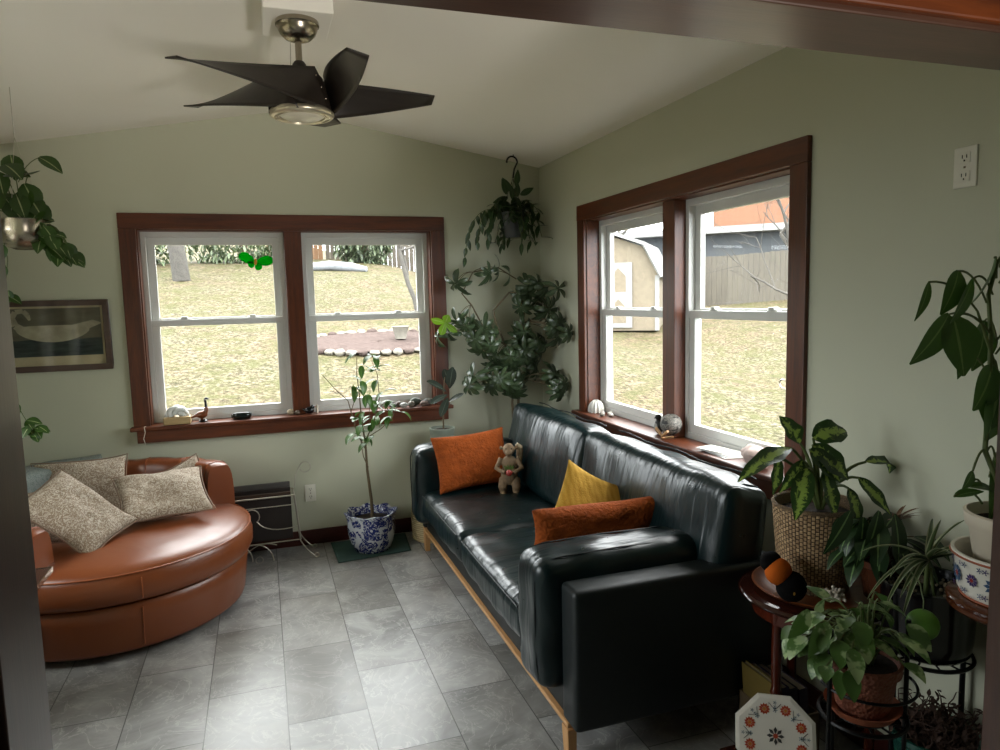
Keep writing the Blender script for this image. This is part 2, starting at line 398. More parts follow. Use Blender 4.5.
# ------------------------------------------------------------------ windows
def window(name, axis, hole, side=1):
    u0, u1, z0, z1 = hole
    def B(mb, ua, ub, da, db, za, zb):
        if axis == 'y': mb.box(ua, ub, da, db, za, zb)
        elif side > 0: mb.box(da, db, ua, ub, za, zb)
        else: mb.box(XL-db, XL-da, ua, ub, za, zb)
        return mb
    root = bpy.data.objects.new(name, None); COL.objects.link(root); root['kind'] = 'structure'
    loc = ((u0+u1)/2, 0, z0) if axis == 'y' else (0 if side > 0 else XL, (u0+u1)/2, z0)
    root.location = loc; root['_o'] = loc
    cu = 'cherry_x' if axis == 'y' else 'cherry_y'; W = .094
    bevel(B(MB(), u0-W, u1+W, -.022, 0, z1, z1+W).build('head_casing', cu, root, smooth=False))
    for a0, a1 in ((u0-W, u0), (u1, u1+W)): bevel(B(MB(), a0, a1, -.02, 0, z0, z1).build('side_casing', 'cherry_z', root, smooth=False))
    bevel(B(MB(), u0-W-.015, u1+W+.015, -.07, .1, z0-.025, z0).build('window_stool', cu, root, smooth=False), .006, 3)
    bevel(B(MB(), u0-W+.02, u1+W-.02, -.055, 0, z0-.1, z0-.025).build('apron', cu, root, smooth=False))
    mc = (u0+u1)/2; mw = .055
    bevel(B(MB(), mc-mw, mc+mw, .02, .13, z0, z1).build('mullion', 'cherry_z', root, smooth=False))
    j = MB(); B(j, u0, u0+.008, 0, .1, z0, z1-.008); B(j, u1-.008, u1, 0, .1, z0, z1-.008); B(j, u0, u1, 0, .1, z1-.008, z1)
    j.build('jamb_lining', cu, root, smooth=False)
    zm = (z0+z1)/2+.035
    for (a0, a1) in ((u0+.008, mc-mw), (mc+mw, u1-.008)):
        f = MB(); fw_ = .028
        B(f, a0, a0+fw_, .085, .16, z0, z1); B(f, a1-fw_, a1, .085, .16, z0, z1)
        B(f, a0+fw_, a1-fw_, .085, .16, z1-.04, z1-.008); B(f, a0+fw_, a1-fw_, .085, .16, z0, z0+.03); B(f, a0, a1, .101, .16, z0-.026, z0)
        fr = f.build('window_frame', 'vinyl', root, smooth=False); bevel(fr, .002)
        b0, b1 = a0+fw_, a1-fw_; sw = .045
        us = MB(); B(us, b0, b0+sw, .122, .15, zm, z1-.04); B(us, b1-sw, b1, .122, .15, zm, z1-.04); B(us, b0+sw, b1-sw, .122, .15, z1-.04-sw, z1-.04); B(us, b0+sw, b1-sw, .122, .15, zm-.02, zm+.022)
        u = us.build('upper_sash', 'vinyl', root, smooth=False); bevel(u, .003)
        B(MB(), b0+sw, b1-sw, .134, .138, zm+.022, z1-.04-sw).build('pane', 'glass', u, smooth=False)
        ls = MB(); B(ls, b0, b0+sw, .09, .12, z0+.03, zm+.0); B(ls, b1-sw, b1, .09, .12, z0+.03, zm); B(ls, b0+sw, b1-sw, .09, .12, z0+.03, z0+.03+sw); B(ls, b0, b1, .088, .121, zm-.028, zm+.012)
        l = ls.build('lower_sash', 'vinyl', root, smooth=False); bevel(l, .003)
        B(MB(), b0+sw, b1-sw, .103, .107, z0+.03+sw, zm-.028).build('pane', 'glass', l, smooth=False)
        for k in (.24, .76):
            uu = b0+(b1-b0)*k; lk = MB()
            B(lk, uu-.035, uu+.035, .095, .118, zm+.012, zm+.018); B(lk, uu-.018, uu+.018, .09, .12, zm+.018, zm+.03)
            bevel(lk.build('sash_lock', 'vinyl', l, smooth=False), .003)
    return root
window('window_1', 'y', WB)
window('window_2', 'x', WR)
window('window_3', 'x', WL, -1)  # out of view, added to brighten the room from the left
# ------------------------------------------------------------------ ceiling fan
bl = MB().box(-1.875, -1.615, -1.93, -1.63, 2.72, 2.85).build('trim_7', 'ceil', smooth=False); bl['kind'] = 'structure'; bevel(bl, .004)
FX, FY = -1.745, -1.815
fan = thing('ceiling_fan', (FX, FY, 2.72), 'dark five-bladed ceiling fan with brushed nickel light hanging from the ceiling ridge', 'ceiling fan')
MB().lathe([(0, 2.72), (.082, 2.72), (.084, 2.712), (.084, 2.704), (.078, 2.70), (.076, 2.69), (.068, 2.672), (.05, 2.655), (.03, 2.648), (0, 2.647)], (FX, FY, 0), 40).build('canopy', 'nickel', fan)
MB().tube([(FX, FY, 2.65), (FX, FY, 2.55)], .013, 16).build('downrod', 'nickel', fan)
MB().lathe([(0, 2.57), (.018, 2.57), (.026, 2.56), (.03, 2.54), (.07, 2.525), (.088, 2.505), (.092, 2.47), (.092, 2.42), (.088, 2.39), (.085, 2.375), (0, 2.375)], (FX, FY, 0), 40).build('motor_housing', 'blade', fan)
MB().lathe([(.085, 2.385), (.118, 2.382), (.126, 2.372), (.126, 2.364), (.118, 2.356), (.108, 2.354), (.106, 2.359), (.096, 2.359), (.093, 2.355), (.088, 2.355), (.086, 2.362), (.084, 2.37)], (FX, FY, 0), 48).build('light_ring', plain('light_ring_nickel', '#c9bfa8', .3, .7, var=.05), fan)
t = NT('frosted_lens'); t.b.inputs['Transmission Weight'].default_value = .3
MB().lathe([(.088, 2.362), (.07, 2.352), (.04, 2.346), (.012, 2.344), (0, 2.344)], (FX, FY, 0), 40).build('light_lens', t.fin('#efe8d4', .3), fan)
MB().tube([(FX-.03, FY-.01, 2.64), (FX-.034, FY-.012, 2.535)], .0015, 6).build('wire', 'wire', fan)
def blade(deg):
    A = math.radians(deg); er = V((math.cos(A), math.sin(A), 0)); et = V((-math.sin(A), math.cos(A), 0)); H = V((FX, FY, 0))
    mb = MB()
    def g(u, v, off=0):
        # root edge hangs on the motor's side, upper edge level, lower edge climbs to the tip
        ru, rl_ = .0+.535*u, -.065+.60*u; rr = ru+(rl_-ru)*v
        ou = .094-.105*u-.02*math.sin(PI*u); ol = .104-.035*u+.035*math.sin(PI*u)
        zu = 2.53-.072*u; zl = 2.362+.083*u**1.1
        o = ou+(ol-ou)*v+.012*math.sin(PI*v)*(1-u); z = zu+(zl-zu)*v
        return H+er*rr+et*o+V((0, 0, z+off))
    mb.grid(lambda u, v: g(u, v), 18, 8); 
    ob = mb.build('blade', 'blade', fan)
    md = ob.modifiers.new('thick', 'SOLIDIFY'); md.thickness = .006
    sc = MB()
    for k in range(3): MB().ball(g(.025, .2+.25*k)+et*.004, .0045, nu=8, nv=6).build('screw', 'nickel', ob)
for k in range(5): blade(212+72*k)

# ------------------------------------------------------------------ sofa
sofa = thing('sofa', (-.6, -1.55, 0), 'long bottle green leather sofa on pale oak legs below the side window', 'sofa')
def P(name, mb, m, par=sofa, **k): return mb.build(name, m, par, **k)
mb = MB().rbox((-.6, -1.555, .235), (.816, 2.19, .17), .012, 8, wr=.003)
P('base', mb, 'green_plain')
mb = MB().box(-1.022, -.99, -2.70, -.40, .132, .15).box(-1.0, -.2, -2.70, -2.665, .125, .15).box(-1.0, -.2, -.435, -.40, .125, .15).box(-.235, -.2, -2.7, -.4, .125, .15)
bevel(P('oak_rail', mb, 'oak_y', smooth=False), .003)
for x, sx in ((-1.022, 1), (-.20, -1)):
    for y, sy in ((-2.70, 1), (-.40, -1)):
        mb = MB(); w, e = .055, .035
        mb.add([(x, y, .125), (x+sx*e, y, .125), (x+sx*e, y+sy*w, .125), (x, y+sy*w, .125), (x+sx*.004, y+sy*.004, 0), (x+sx*e, y+sy*.004, 0), (x+sx*e, y+sy*(w-.008), 0), (x+sx*.004, y+sy*(w-.008), 0)], [(0, 1, 2, 3), (7, 6, 5, 4), (0, 4, 5, 1), (1, 5, 6, 2), (2, 6, 7, 3), (3, 7, 4, 0)])
        bevel(P('leg', mb, 'oak_z', smooth=False), .003)
for yc, sgn, th_ in ((-2.705, -1, .12), (-.398, 1, .05)):
    pn = P('side_panel', MB().rbox((-.6, yc, .395), (.84, th_, .50), .02, 8, puff=(0, .004, .002)), 'green_plain')
    yo = yc+sgn*(th_/2-.004)
    pts = [(-1.0, yo, .165), (-1.0, yo, .60), (-.985, yo, .622), (-.22, yo, .622)]
    P('piping', MB().tube(pts, .0035, 6), 'green_leather', pn)
P('back_frame', MB().rbox((-.215, -1.535, .47), (.09, 2.24, .62), .03, 8), 'green_plain')
def cushion(name, c, d, r, puff, mat=None, wr=.012, ws=7, seed=0, N=20):
    o = P(name, MB().rbox(c, d, r, N, puff, mat, wr, ws, seed), 'green_leather'); 
    md = o.modifiers.new('sub', 'SUBSURF'); md.levels = 1; md.render_levels = 1; return o
for i, (y0, y1) in enumerate(((-2.40, -1.5), (-1.495, -.62))):
    sc = cushion('seat_cushion', (-.72, (y0+y1)/2, .37), (.70, y1-y0-.004, .16), .045, (.012, .004, .028), wr=.010, ws=8, seed=i*5)
    pts = [(-1.073, y0+.05, .435), (-1.078, (y0+y1)/2, .437), (-1.073, y1-.05, .435)]
    P('piping', MB().tube(bez(*pts), .003, 6), 'green_plain', sc)
for i, (y0, y1) in enumerate(((-2.735, -1.535), (-1.53, -.45))):
    Rm = Euler((0, math.radians(11), 0)).to_matrix().to_4x4()
    bc = cushion('back_cushion', (-.335, (y0+y1)/2, .685), (.20, y1-y0-.004, .47), .05, (.04, .012, .014), Rm, .016, 5, 11+i*4, 22)
    for yy in (y0+.05, y1-.05):
        P('piping', MB().tube([V((-.335, yy, .685)) + Rm @ V(q_) for q_ in ((-.104, 0, -.15), (-.108, 0, .0), (-.102, 0, .16), (-.075, 0, .222), (0, 0, .236), (.06, 0, .230))], .003, 6), 'green_plain', bc)
    P('piping', MB().tube([V((-.335, 0, .685)) + Rm @ V((.055, 0, .258+.006*math.sin(k*1.3)))+V((0, y0+.06+(y1-y0-.12)*k/12, 0)) for k in range(13)], .0035, 6), 'green_plain', bc)
for i, (yc, hx) in enumerate(((-2.52, .66), (-.52, .66))):
    cushion('arm_cushion', (-.76, yc, .472), (hx, .225, .47), .05, (.012, .010, .012), wr=.012, ws=8, seed=21+i*3, N=16)
    for yy in (yc-.078, yc+.078):
        P('piping', MB().tube([(-1.085, yy, .27), (-1.094, yy, .33), (-1.097, yy, .50), (-1.095, yy, .63), (-1.08, yy, .672), (-1.05, yy, .70), (-1.0, yy, .710), (-.76, yy, .714), (-.5, yy, .708)], .003, 6), 'green_plain')

def scatter_pillow(name, m, M4, w, h, t, label, seed=0, group=None, pip=None):
    o = MB().pillow(M4, w, h, t, 20, seed).build(name, m, origin=M4.translation-V((0, 0, h/2)))
    tag(o, label, 'cushion', group)
    md = o.modifiers.new('sub', 'SUBSURF'); md.levels = 1; md.render_levels = 1
    if pip:
        pts = []
        for k in range(48):
            s_ = k/12; e = int(s_) % 4; q = (s_-int(s_))*2-1
            a_, b_ = [(q, -1), (1, q), (-q, 1), (-1, -q)][e]
            pts.append(M4 @ V((w/2*a_*(1-.09*(1-b_*b_)), h/2*b_*(1-.09*(1-a_*a_)), .03*noise.noise(V((a_*.9+seed, b_*.9, 7))))))
        pts.append(pts[0]); MB().tube(pts, .0034, 6).build('piping', pip, o)
    return o
def facing(loc, face, roll=0, tilt=0):
    """pillow frame: local z = face direction, y up-ish, rolled in its own plane"""
    z = V(face).normalized(); x = V((0, 0, 1)).cross(z).normalized(); y = z.cross(x)
    m = Matrix((x, y, z)).transposed().to_4x4()
    return Matrix.Translation(loc) @ m @ Matrix.Rotation(roll, 4, 'Z')
def quadf(tl, tr, br, bl):
    tl, tr, br, bl = map(V, (tl, tr, br, bl)); x = (tr+br-tl-bl).normalized(); y = (tl+tr-bl-br); z = x.cross(y).normalized(); y = z.cross(x)
    return Matrix.Translation((tl+tr+br+bl)/4) @ Matrix((x, y, z)).transposed().to_4x4()
scatter_pillow('throw_pillow', 'rust', quadf((-1.016, -.68, .80), (-.50, -.66, .826), (-.56, -.76, .48), (-1.0, -.80, .455)), .50, .36, .14, 'rust orange velvet pillow leaning on the far arm of the sofa', 2)
scatter_pillow('throw_pillow', 'rust', quadf((-1.0, -2.30, .80), (-.34, -2.30, .80), (-.34, -2.22, .47), (-1.0, -2.22, .47)), .66, .34, .15, 'rust orange velvet pillow leaning on the near arm of the sofa', 5)
t = NT('mustard_weave'); v = t.coord(); w1 = t.n('ShaderNodeTexWave', wave_type='BANDS'); w1.inputs['Scale'].default_value = 12; w1.inputs['Distortion'].default_value = 3; t.l(v, w1.inputs['Vector'])
t.bump(t.noise(v, 150, 3), .5, .004); M['mustard'] = t.fin(t.mix(w1.outputs['Fac'], '#a57d2a', '#b38c38'), .85, 0, .2)
scatter_pillow('throw_pillow', 'mustard', quadf((-.72, -1.95, .90), (-.40, -2.0, .69), (-.50, -2.12, .45), (-.80, -2.08, .60)), .38, .38, .11, 'mustard yellow woven pillow on the sofa behind the near orange one', 9)

# monkey figurine standing on the sofa
def blobthing(parts, name, m, parent=None, vs=.004, sm=3, origin=None):
    mb = MB()
    for p in parts:
        if p[0] == 'b': mb.ball(p[1], p[2], p[3] if len(p) > 3 else None, 14, 9)
        else: mb.tube(p[1], p[2], 10)
    return remesh(mb.build(name, m, parent, origin=origin, merge=0), vs, sm)
mk = V((-.60, -.93, .455))
mon = thing('monkey_figurine', mk, 'standing carved monkey figurine holding a red fruit on the sofa seat', 'figurine')
def q(x, y, z): return mk+V((x*.94+y*.34, -x*.34+y*.94, z))*1.25
fur = plain('aged_carved_stone', '#7c664c', .75, var=.35, vs=40, bump=.5, bs=140)
blobthing([('b', q(0, 0, .10), (.052, .047, .068)), ('b', q(0, 0, .155), (.046, .04, .046)), ('b', q(0, -.008, .222), (.036, .036, .038)), ('b', q(0, -.036, .212), (.022, .016, .018)),
           ('b', q(.037, 0, .228), (.011, .006, .013)), ('b', q(-.037, 0, .228), (.011, .006, .013)),
           ('t', [q(-.036, 0, .178), q(-.060, -.018, .135), q(-.02, -.05, .118)], [.018, .016, .013]), ('t', [q(.036, 0, .178), q(.060, -.018, .135), q(.02, -.05, .118)], [.018, .016, .013]),
           ('t', [q(-.026, 0, .08), q(-.033, -.02, .045), q(-.03, -.005, .012)], [.031, .027, .02]), ('t', [q(.026, 0, .08), q(.033, -.02, .045), q(.03, -.005, .012)], [.031, .027, .02]),
           ('b', q(-.031, -.02, .012), (.017, .028, .012)), ('b', q(.031, -.02, .012), (.017, .028, .012))], 'body', fur, mon)
blobthing([('t', [q(.01, .04, .05), q(.04, .05, .12), q(.052, .04, .18), q(.05, .03, .225), q(.035, .03, .24)], [.012, .016, .02, .022, .014])], 'tail', plain('pale_carved_stone', '#a8977c', .75, var=.25, vs=40), mon)
MB().ball(q(0, -.062, .122), .019).build('fruit', plain('red_fruit', '#a03a34', .4), mon)
lf = MB()
for k in range(4): lf.leaf(q(-.012+.008*k, -.05, .135), (-.5+.35*k, -.3, 1), (0, -1, 0), .03, .014)
lf.build('fruit_leaves', leafmat('fruit_leaf', '#3d5a22', '#547030'), mon)
for sx in (-1, 1): MB().ball(q(sx*.013, -.042, .232), .004, nu=8, nv=6).build('eye', 'black', mon)

# ------------------------------------------------------------------ round loveseat
CX, CY, CR = -2.74, -.70, .655
FD = math.radians(-41)
chair = thing('loveseat', (CX, CY, 0), 'round tan leather swivel loveseat under the framed print', 'armchair')
def Pc(a, r, z): return V((CX+r*math.cos(FD+a), CY+r*math.sin(FD+a), z))
mb = MB()
mb.lathe([(0, .035), (CR-.05, .035), (CR-.035, .045), (CR-.03, .06), (CR-.012, .2), (CR-.005, .25), (CR-.02, .27), (0, .275)], (CX, CY, 0), 72)
base = mb.build('base', 'tan_leather', chair)
MB().lathe([(0, 0), (.3, 0), (.3, .036), (0, .036)], (CX, CY, 0), 40).build('plinth', 'iron', chair)
def seatp(u, v):
    a = 2*PI*u; prof = [(0, .275), (.5, .27), (.62, .272), (.665, .288), (.681, .32), (.683, .375), (.668, .425), (.63, .447), (.55, .462), (.4, .475), (.2, .482), (0, .484)]
    k = v*(len(prof)-1); i = min(int(k), len(prof)-2); f = k-i
    r = prof[i][0]*(1-f)+prof[i+1][0]*f; z = prof[i][1]*(1-f)+prof[i+1][1]*f
    back = max(0, -math.cos(a)); r = r*(1-.16*back)
    p = Pc(a, r, z); p.z += .006*noise.noise(p*4)*(z > .4); return p
seat = MB().grid(seatp, 72, 22, cu=True).build('seat_cushion', 'tan_leather', chair)
tanpipe = plain('tan_piping', '#8a4822', .4)
MB().tube([Pc(2*PI*k/72, .672*(1-.16*max(0, -math.cos(2*PI*k/72))), .425) for k in range(73)], .0035, 6).build('piping', tanpipe, seat)
MB().tube([Pc(-.54, .684, .40), Pc(-.54, .687, .36), Pc(-.54, .678, .30)], .003, 6).build('seam', tanpipe, seat)
MB().tube([Pc(-.54, .652, .25), Pc(-.54, .645, .2), Pc(-.54, .628, .06)], .003, 6).build('seam', tanpipe, base)
A0 = math.radians(66)
def ring(u, v):
    a = A0+(2*PI-2*A0)*u; e = min(1, min(u, 1-u)/.035); e = math.sqrt(max(0, 1-(1-e)**2)) if e < 1 else 1
    top = .705+.015*math.sin(PI*u)-.06*u*u; 
    ri, ro = .50, .665
    th = 2*PI*v; mid = (ri+ro)/2; hw = (ro-ri)/2
    # superellipse cross-section
    cx = math.copysign(abs(math.cos(th))**.45, math.cos(th)); cz = math.copysign(abs(math.sin(th))**.5, math.sin(th))
    zc = (top+.10)/2; hz = (top-.10)/2
    s_ = .9+.1*e
    z = zc+hz*cz*s_; r = mid+hw*cx*(s_)-.02*(z > .5)*0
    tuft = .008*abs(math.sin(u*PI*11)) if cx < 0 or cz > .5 else 0
    p = Pc(a, r, z-.012+tuft); 
    d = math.radians(3.0)*(1-e)*(1 if u < .5 else -1)
    return Pc(a+d, r, z-.012+tuft)
mb = MB(); mb.grid(ring, 110, 28, cv=True)
mb.add([ring(0, j/28) for j in range(28)], [tuple(range(28))]); mb.add([ring(1, j/28) for j in range(28)], [tuple(range(28))])
bk = mb.build('backrest', 'tan_leather', chair)
for uu in (.032, .968): MB().tube([ring(uu, j/28)+(ring(uu, j/28)-Pc(A0+(2*PI-2*A0)*uu, .58, .4))*.006 for j in range(29)], .0035, 6).build('piping', tanpipe, bk)
for k in range(8): 
    uu = .14+.72*k/7
    MB().tube([ring(uu, v/40)+V((0, 0, .001)) for v in range(5, 17)], .003, 6).build('seam', tanpipe, bk)

M['paisley'] = pattern('paisley_print', ('#aca190', '#7d6b57'), 38, 2.8, .85, .5, .3, w=.095)
t = M['paisley']
for i, (qd, w, lab) in enumerate((
    (((-3.20, -.33, .715), (-2.71, -.26, .725), (-2.76, -.40, .45), (-3.14, -.50, .47)), .48, 'paisley pillow standing at the back of the loveseat against the throw'),
    (((-2.99, -.74, .79), (-2.60, -.88, .55), (-2.80, -1.10, .46), (-3.07, -1.00, .69)), .47, 'paisley pillow leaning forward over the left side of the loveseat seat'),
    (((-3.26, -.85, .74), (-2.96, -.80, .72), (-2.98, -.98, .50), (-3.20, -1.05, .50)), .40, 'paisley pillow mostly hidden between left arm and another pillow'),
    (((-2.82, -.50, .72), (-2.41, -.44, .69), (-2.17, -.76, .53), (-2.62, -.92, .50)), .46, 'paisley pillow lying in the middle of the loveseat, foremost on the right'),
    (((-2.60, -.36, .58), (-2.38, -.28, .70), (-2.31, -.38, .48), (-2.53, -.44, .43)), .36, 'paisley pillow showing only a corner behind the middle one'))):
    scatter_pillow('throw_pillow', 'paisley', quadf(*qd), w, w*(.74 if i in (1, 2) else .86), .12, lab, 30+i*3, pip=plain('paisley_piping%d' % i, '#7d6755', .8))
# throw over the back
M['sage'] = pattern('sage_throw_print', ('#6f7670', '#555e59'), 40, 2, .9, .5, .3)
def thr(u, v):
    a = math.radians(146+80*u); s_ = v
    if s_ < .35: z = .50+.23*s_/.35; r = .485
    elif s_ < .65: k = (s_-.35)/.3; z = .73+.012*math.sin(PI*k); r = .485+.2*k
    else: k = (s_-.65)/.35; z = .73-.3*k; r = .685
    p = Pc(a, r, z); p.z += .008*noise.noise(p*9); return p
o = MB().grid(thr, 24, 24).build('throw_blanket', 'sage'); tag(o, 'grey green patterned throw draped over the loveseat back behind the pillows', 'blanket')
md = o.modifiers.new('thick', 'SOLIDIFY'); md.thickness = .012; md.offset = 1

# dark side table at the left edge
tb = thing('side_table', (-3.06, -1.82, 0), 'small dark wooden side table with shiny metal edge beside the doorway', 'table')
bevel(MB().box(-3.28, -2.832, -2.12, -1.52, .535, .555).build('tabletop', 'dark_y', tb, smooth=False), .002)
mb = MB().box(-2.832, -2.828, -2.12, -1.52, .535, .557).box(-3.28, -2.828, -1.52, -1.516, .535, .557)
mb.build('metal_edge', 'nickel', tb, smooth=False)
for y in (-2.06, -1.58): bevel(MB().box(-3.22, -3.17, y-.012, y+.012, 0, .535).build('leg', 'dark_z', tb, smooth=False), .002)
bevel(MB().box(-3.24, -2.95, -2.10, -1.54, 0, .02).build('foot_plate', 'dark_y', tb, smooth=False), .002)

# ------------------------------------------------------------------ framed print
px0, px1, pz0, pz1 = -3.46, -2.81, 1.255, 1.675
pic = thing('framed_print', ((px0+px1)/2, 0, pz0), 'dark wood framed print of a pale bird shape on dark water', 'picture')
fr = MB(); w = .035
for x0, x1, z0, z1 in ((px0, px1, pz1-w, pz1), (px0, px1, pz0, pz0+w), (px0, px0+w, pz0+w, pz1-w), (px1-w, px1, pz0+w, pz1-w)): fr.box(x0, x1, -.025, 0, z0, z1)
bevel(fr.build('frame', 'umber_x', pic, smooth=False), .004)
MB().box(px0+w, px1-w, -.012, -.004, pz0+w, pz1-w).build('mat_board', plain('aged_mat', '#b3a486', .8), pic, smooth=False)
t = NT('engraving'); v = t.coord(); sx = t.n('ShaderNodeSeparateXYZ'); t.l(v, sx.inputs[0])
sky = t.ramp(t.noise(t.coord(scale=(2, 1, 6)), 3, 4), [(.3, '#4c4738'), (.7, '#6b6553')])
wat = t.ramp(t.noise(t.coord(scale=(3, 1, 22)), 3, 4), [(.3, '#1d2423'), (.7, '#3c4540')])
c = t.mix(t.math('LESS_THAN', t.math('ADD', sx.outputs[2], t.math('MULTIPLY', t.noise(v, 6, 2), .03)), .205), sky, wat)
pr = MB().box(px0+w+.012, px1-w-.012, -.0135, -.012, pz0+w+.055, pz1-w-.012).build('print', t.fin(c, .8), pic, smooth=False)
bm_ = MB(); zz = pz0+.235; xx = -3.10
def flat(mb, pts, y): mb.add([(p[0], y, p[1]) for p in pts], [tuple(range(len(pts)))])
flat(bm_, [(xx+.19*math.cos(a_)-.01, zz+.05*math.sin(a_)+.012*math.cos(2*a_)) for a_ in [k*2*PI/28 for k in range(28)]], -.0142)
nk = [(-.15, .0), (-.20, .04), (-.215, .085), (-.195, .12), (-.155, .125), (-.135, .10), (-.125, .07)]; wn = [.024, .019, .016, .014, .013, .014, .006]
for k_ in range(6):
    (xa, za), (xb, zb2) = nk[k_], nk[k_+1]; dx_, dz2 = xb-xa, zb2-za; l_ = math.hypot(dx_, dz2); nx_, nz_ = -dz2/l_, dx_/l_
    flat(bm_, [(xx+xa+nx_*wn[k_], zz+za+nz_*wn[k_]), (xx+xb+nx_*wn[k_+1], zz+zb2+nz_*wn[k_+1]), (xx+xb-nx_*wn[k_+1], zz+zb2-nz_*wn[k_+1]), (xx+xa-nx_*wn[k_], zz+za-nz_*wn[k_])], -.0145)
flat(bm_, [(xx+.1, zz-.02), (xx+.25, zz+.045), (xx+.2, zz+.065), (xx+.06, zz+.03)], -.0145)
bm_.build('bird_shape', plain('faded_ivory_ink', '#9c937e', .8, var=.35, vs=14), pr, smooth=False)
MB().box(px0+w, px1-w, -.018, -.016, pz0+w, pz1-w).build('glass', 'glass', pic, smooth=False)

# ------------------------------------------------------------------ outlets
def outlet(axis, u, z, lab):
    loc = (u, 0, z-.0575) if axis == 'y' else (0, u, z-.0575)
    t_ = thing('wall_outlet', loc, lab, 'outlet')
    def Bx(mb, a0, a1, d0, d1, z0, z1):
        if axis == 'y': mb.box(u+a0, u+a1, -d1, -d0, z+z0, z+z1)
        else: mb.box(-d1, -d0, u+a0, u+a1, z+z0, z+z1)
        return mb
    bevel(Bx(MB(), -.036, .036, 0, .006, -.058, .058).build('cover_plate', 'white', t_, smooth=False), .003)
    for k in (-1, 1):
        s_ = Bx(MB(), -.017, .017, .006, .009, k*.026-.015, k*.026+.015).build('socket', 'white', t_, smooth=False); bevel(s_, .006, 3)
        h = MB(); Bx(h, -.008, -.0055, .009, .0094, k*.026-.001, k*.026+.009); Bx(h, .0055, .008, .009, .0094, k*.026-.001, k*.026+.009); Bx(h, -.0022, .0022, .009, .0094, k*.026-.010, k*.026-.005)
        h.build('slot', 'black', s_, smooth=False)
    h = MB(); Bx(h, -.003, .003, .006, .0075, -.003, .003); h.build('screw', 'nickel', t_, smooth=False)
outlet('x', -3.275, 1.963, 'white duplex outlet high on the wall right of the side window')
outlet('y', -1.697, .352, 'white duplex outlet low on the wall beside the magazine rack')

# ------------------------------------------------------------------ magazine rack
rk = thing('magazine_rack', (-1.98, -.17, 0), 'scrolled silver wire magazine rack holding dark folders by the baseboard', 'magazine rack')
mb = MB(); y0, y1 = -.27, -.09; x0, x1 = -2.24, -1.81
for y in (y0, y1):
    mb.tube([(x0, y, .42), (x1, y, .42)], .005); mb.tube([(x0, y, .36), (x1, y, .36)], .003); mb.tube([(x0+.03, y, .13), (x1+.02, y, .13)], .004)
    for x in (x0, x1): mb.tube([(x, y, .42), (x+(.03 if x == x0 else .025), y, .13)], .005)
    for x in (x0+.03, x1+.02):
        s_ = 1 if x > -2 else -1
        mb.tube(bez((x, y, .13), (x+s_*.03, y-.0, .06), (x+s_*.085, y-.01, .015)), .004)
        mb.tube(arc((x+s_*.098, y-.01, .017), .013, PI, -PI*.8, (s_, 0, 0), (0, 0, 1)), .003)
for x in (x0, x1, x0+.03, x1+.02):
    z = .42 if x in (x0, x1) else .13; mb.tube([(x, y0, z), (x, y1, z)], .004)
mb.build('wire_frame', 'wire', rk)
sc = MB(); yy = y0-.008
sc.tube(arc((-2.07, yy, .31), .045, -.3*PI, 1.5*PI, (1, 0, 0), (0, 0, 1), 18), .0035)
sc.tube(bez((-2.04, yy, .275), (-1.99, yy, .19), (-1.80, yy, .22)), .0035)
sc.tube(arc((-2.07, yy-.01, .02), .115, 0, PI, (1, 0, 0), (0, 0, 1), 16), .004)
sc.tube(arc((-2.19, yy-.01, .04), .11, -.1, PI*.8, (1, 0, 0), (0, 0, 1), 16), .004)
sc.tube(arc((-2.0, yy, -.02), .15, PI*.35, PI, (1, 0, 0), (0, 0, 1), 16), .003)
sc.tube(arc((-2.04, yy, .03), .022, 0, 2*PI, (1, 0, 0), (0, 0, 1), 16), .0025)
sc.build('scrollwork', 'wire', rk)
MB().tube([(x1+.01, y1, .42), (x1+.02, y1+.02, .5)]+arc((x1+.085, y1+.04, .545), .035, PI*.9, -PI*.9, (1, 0, 0), (0, 0, 1), 16), .003).build('carry_loop', 'wire', rk)
fd = plain('dark_folder', '#211a18', .5, var=.3)
for k, (yy, zt, xa) in enumerate(((-.235, .41, 0), (-.20, .43, .01), (-.16, .45, .0), (-.12, .475, .0))):
    o = MB().box(x0+.045+xa, x1-.02, yy-.011, yy+.011, .137, zt).build('magazine', [fd, plain('brown_folder', '#3a2a20', .5), fd, plain('grey_magazine', '#4a4745', .5)][k], smooth=False); bevel(o, .002)
    tag(o, 'dark magazine standing in the wire rack, %s' % ['at its front', 'second from the front', 'third from the front', 'tallest at the rear'][k], 'magazine', 'magazines in the wire rack')

# green mat under the pot
def mt(u, v):
    a0, a1, a2, a3 = V((-1.585, -.05, 0)), V((-1.575, -.45, 0)), V((-1.105, -.40, 0)), V((-1.075, -.045, 0))
    p = (a0*(1-u)+a3*u)*(1-v)+(a1*(1-u)+a2*u)*v; p.z = .003+.003*abs(noise.noise(p*14)); return p
o = MB().grid(mt, 30, 30).build('floor_mat', plain('sea_green_cloth', '#2f4a44', .85, var=.15, bump=.3, bs=200)); tag(o, 'sea green cloth mat under the blue and white pot', 'mat')
md = o.modifiers.new('s', 'SOLIDIFY'); md.thickness = .003; md.offset = 1
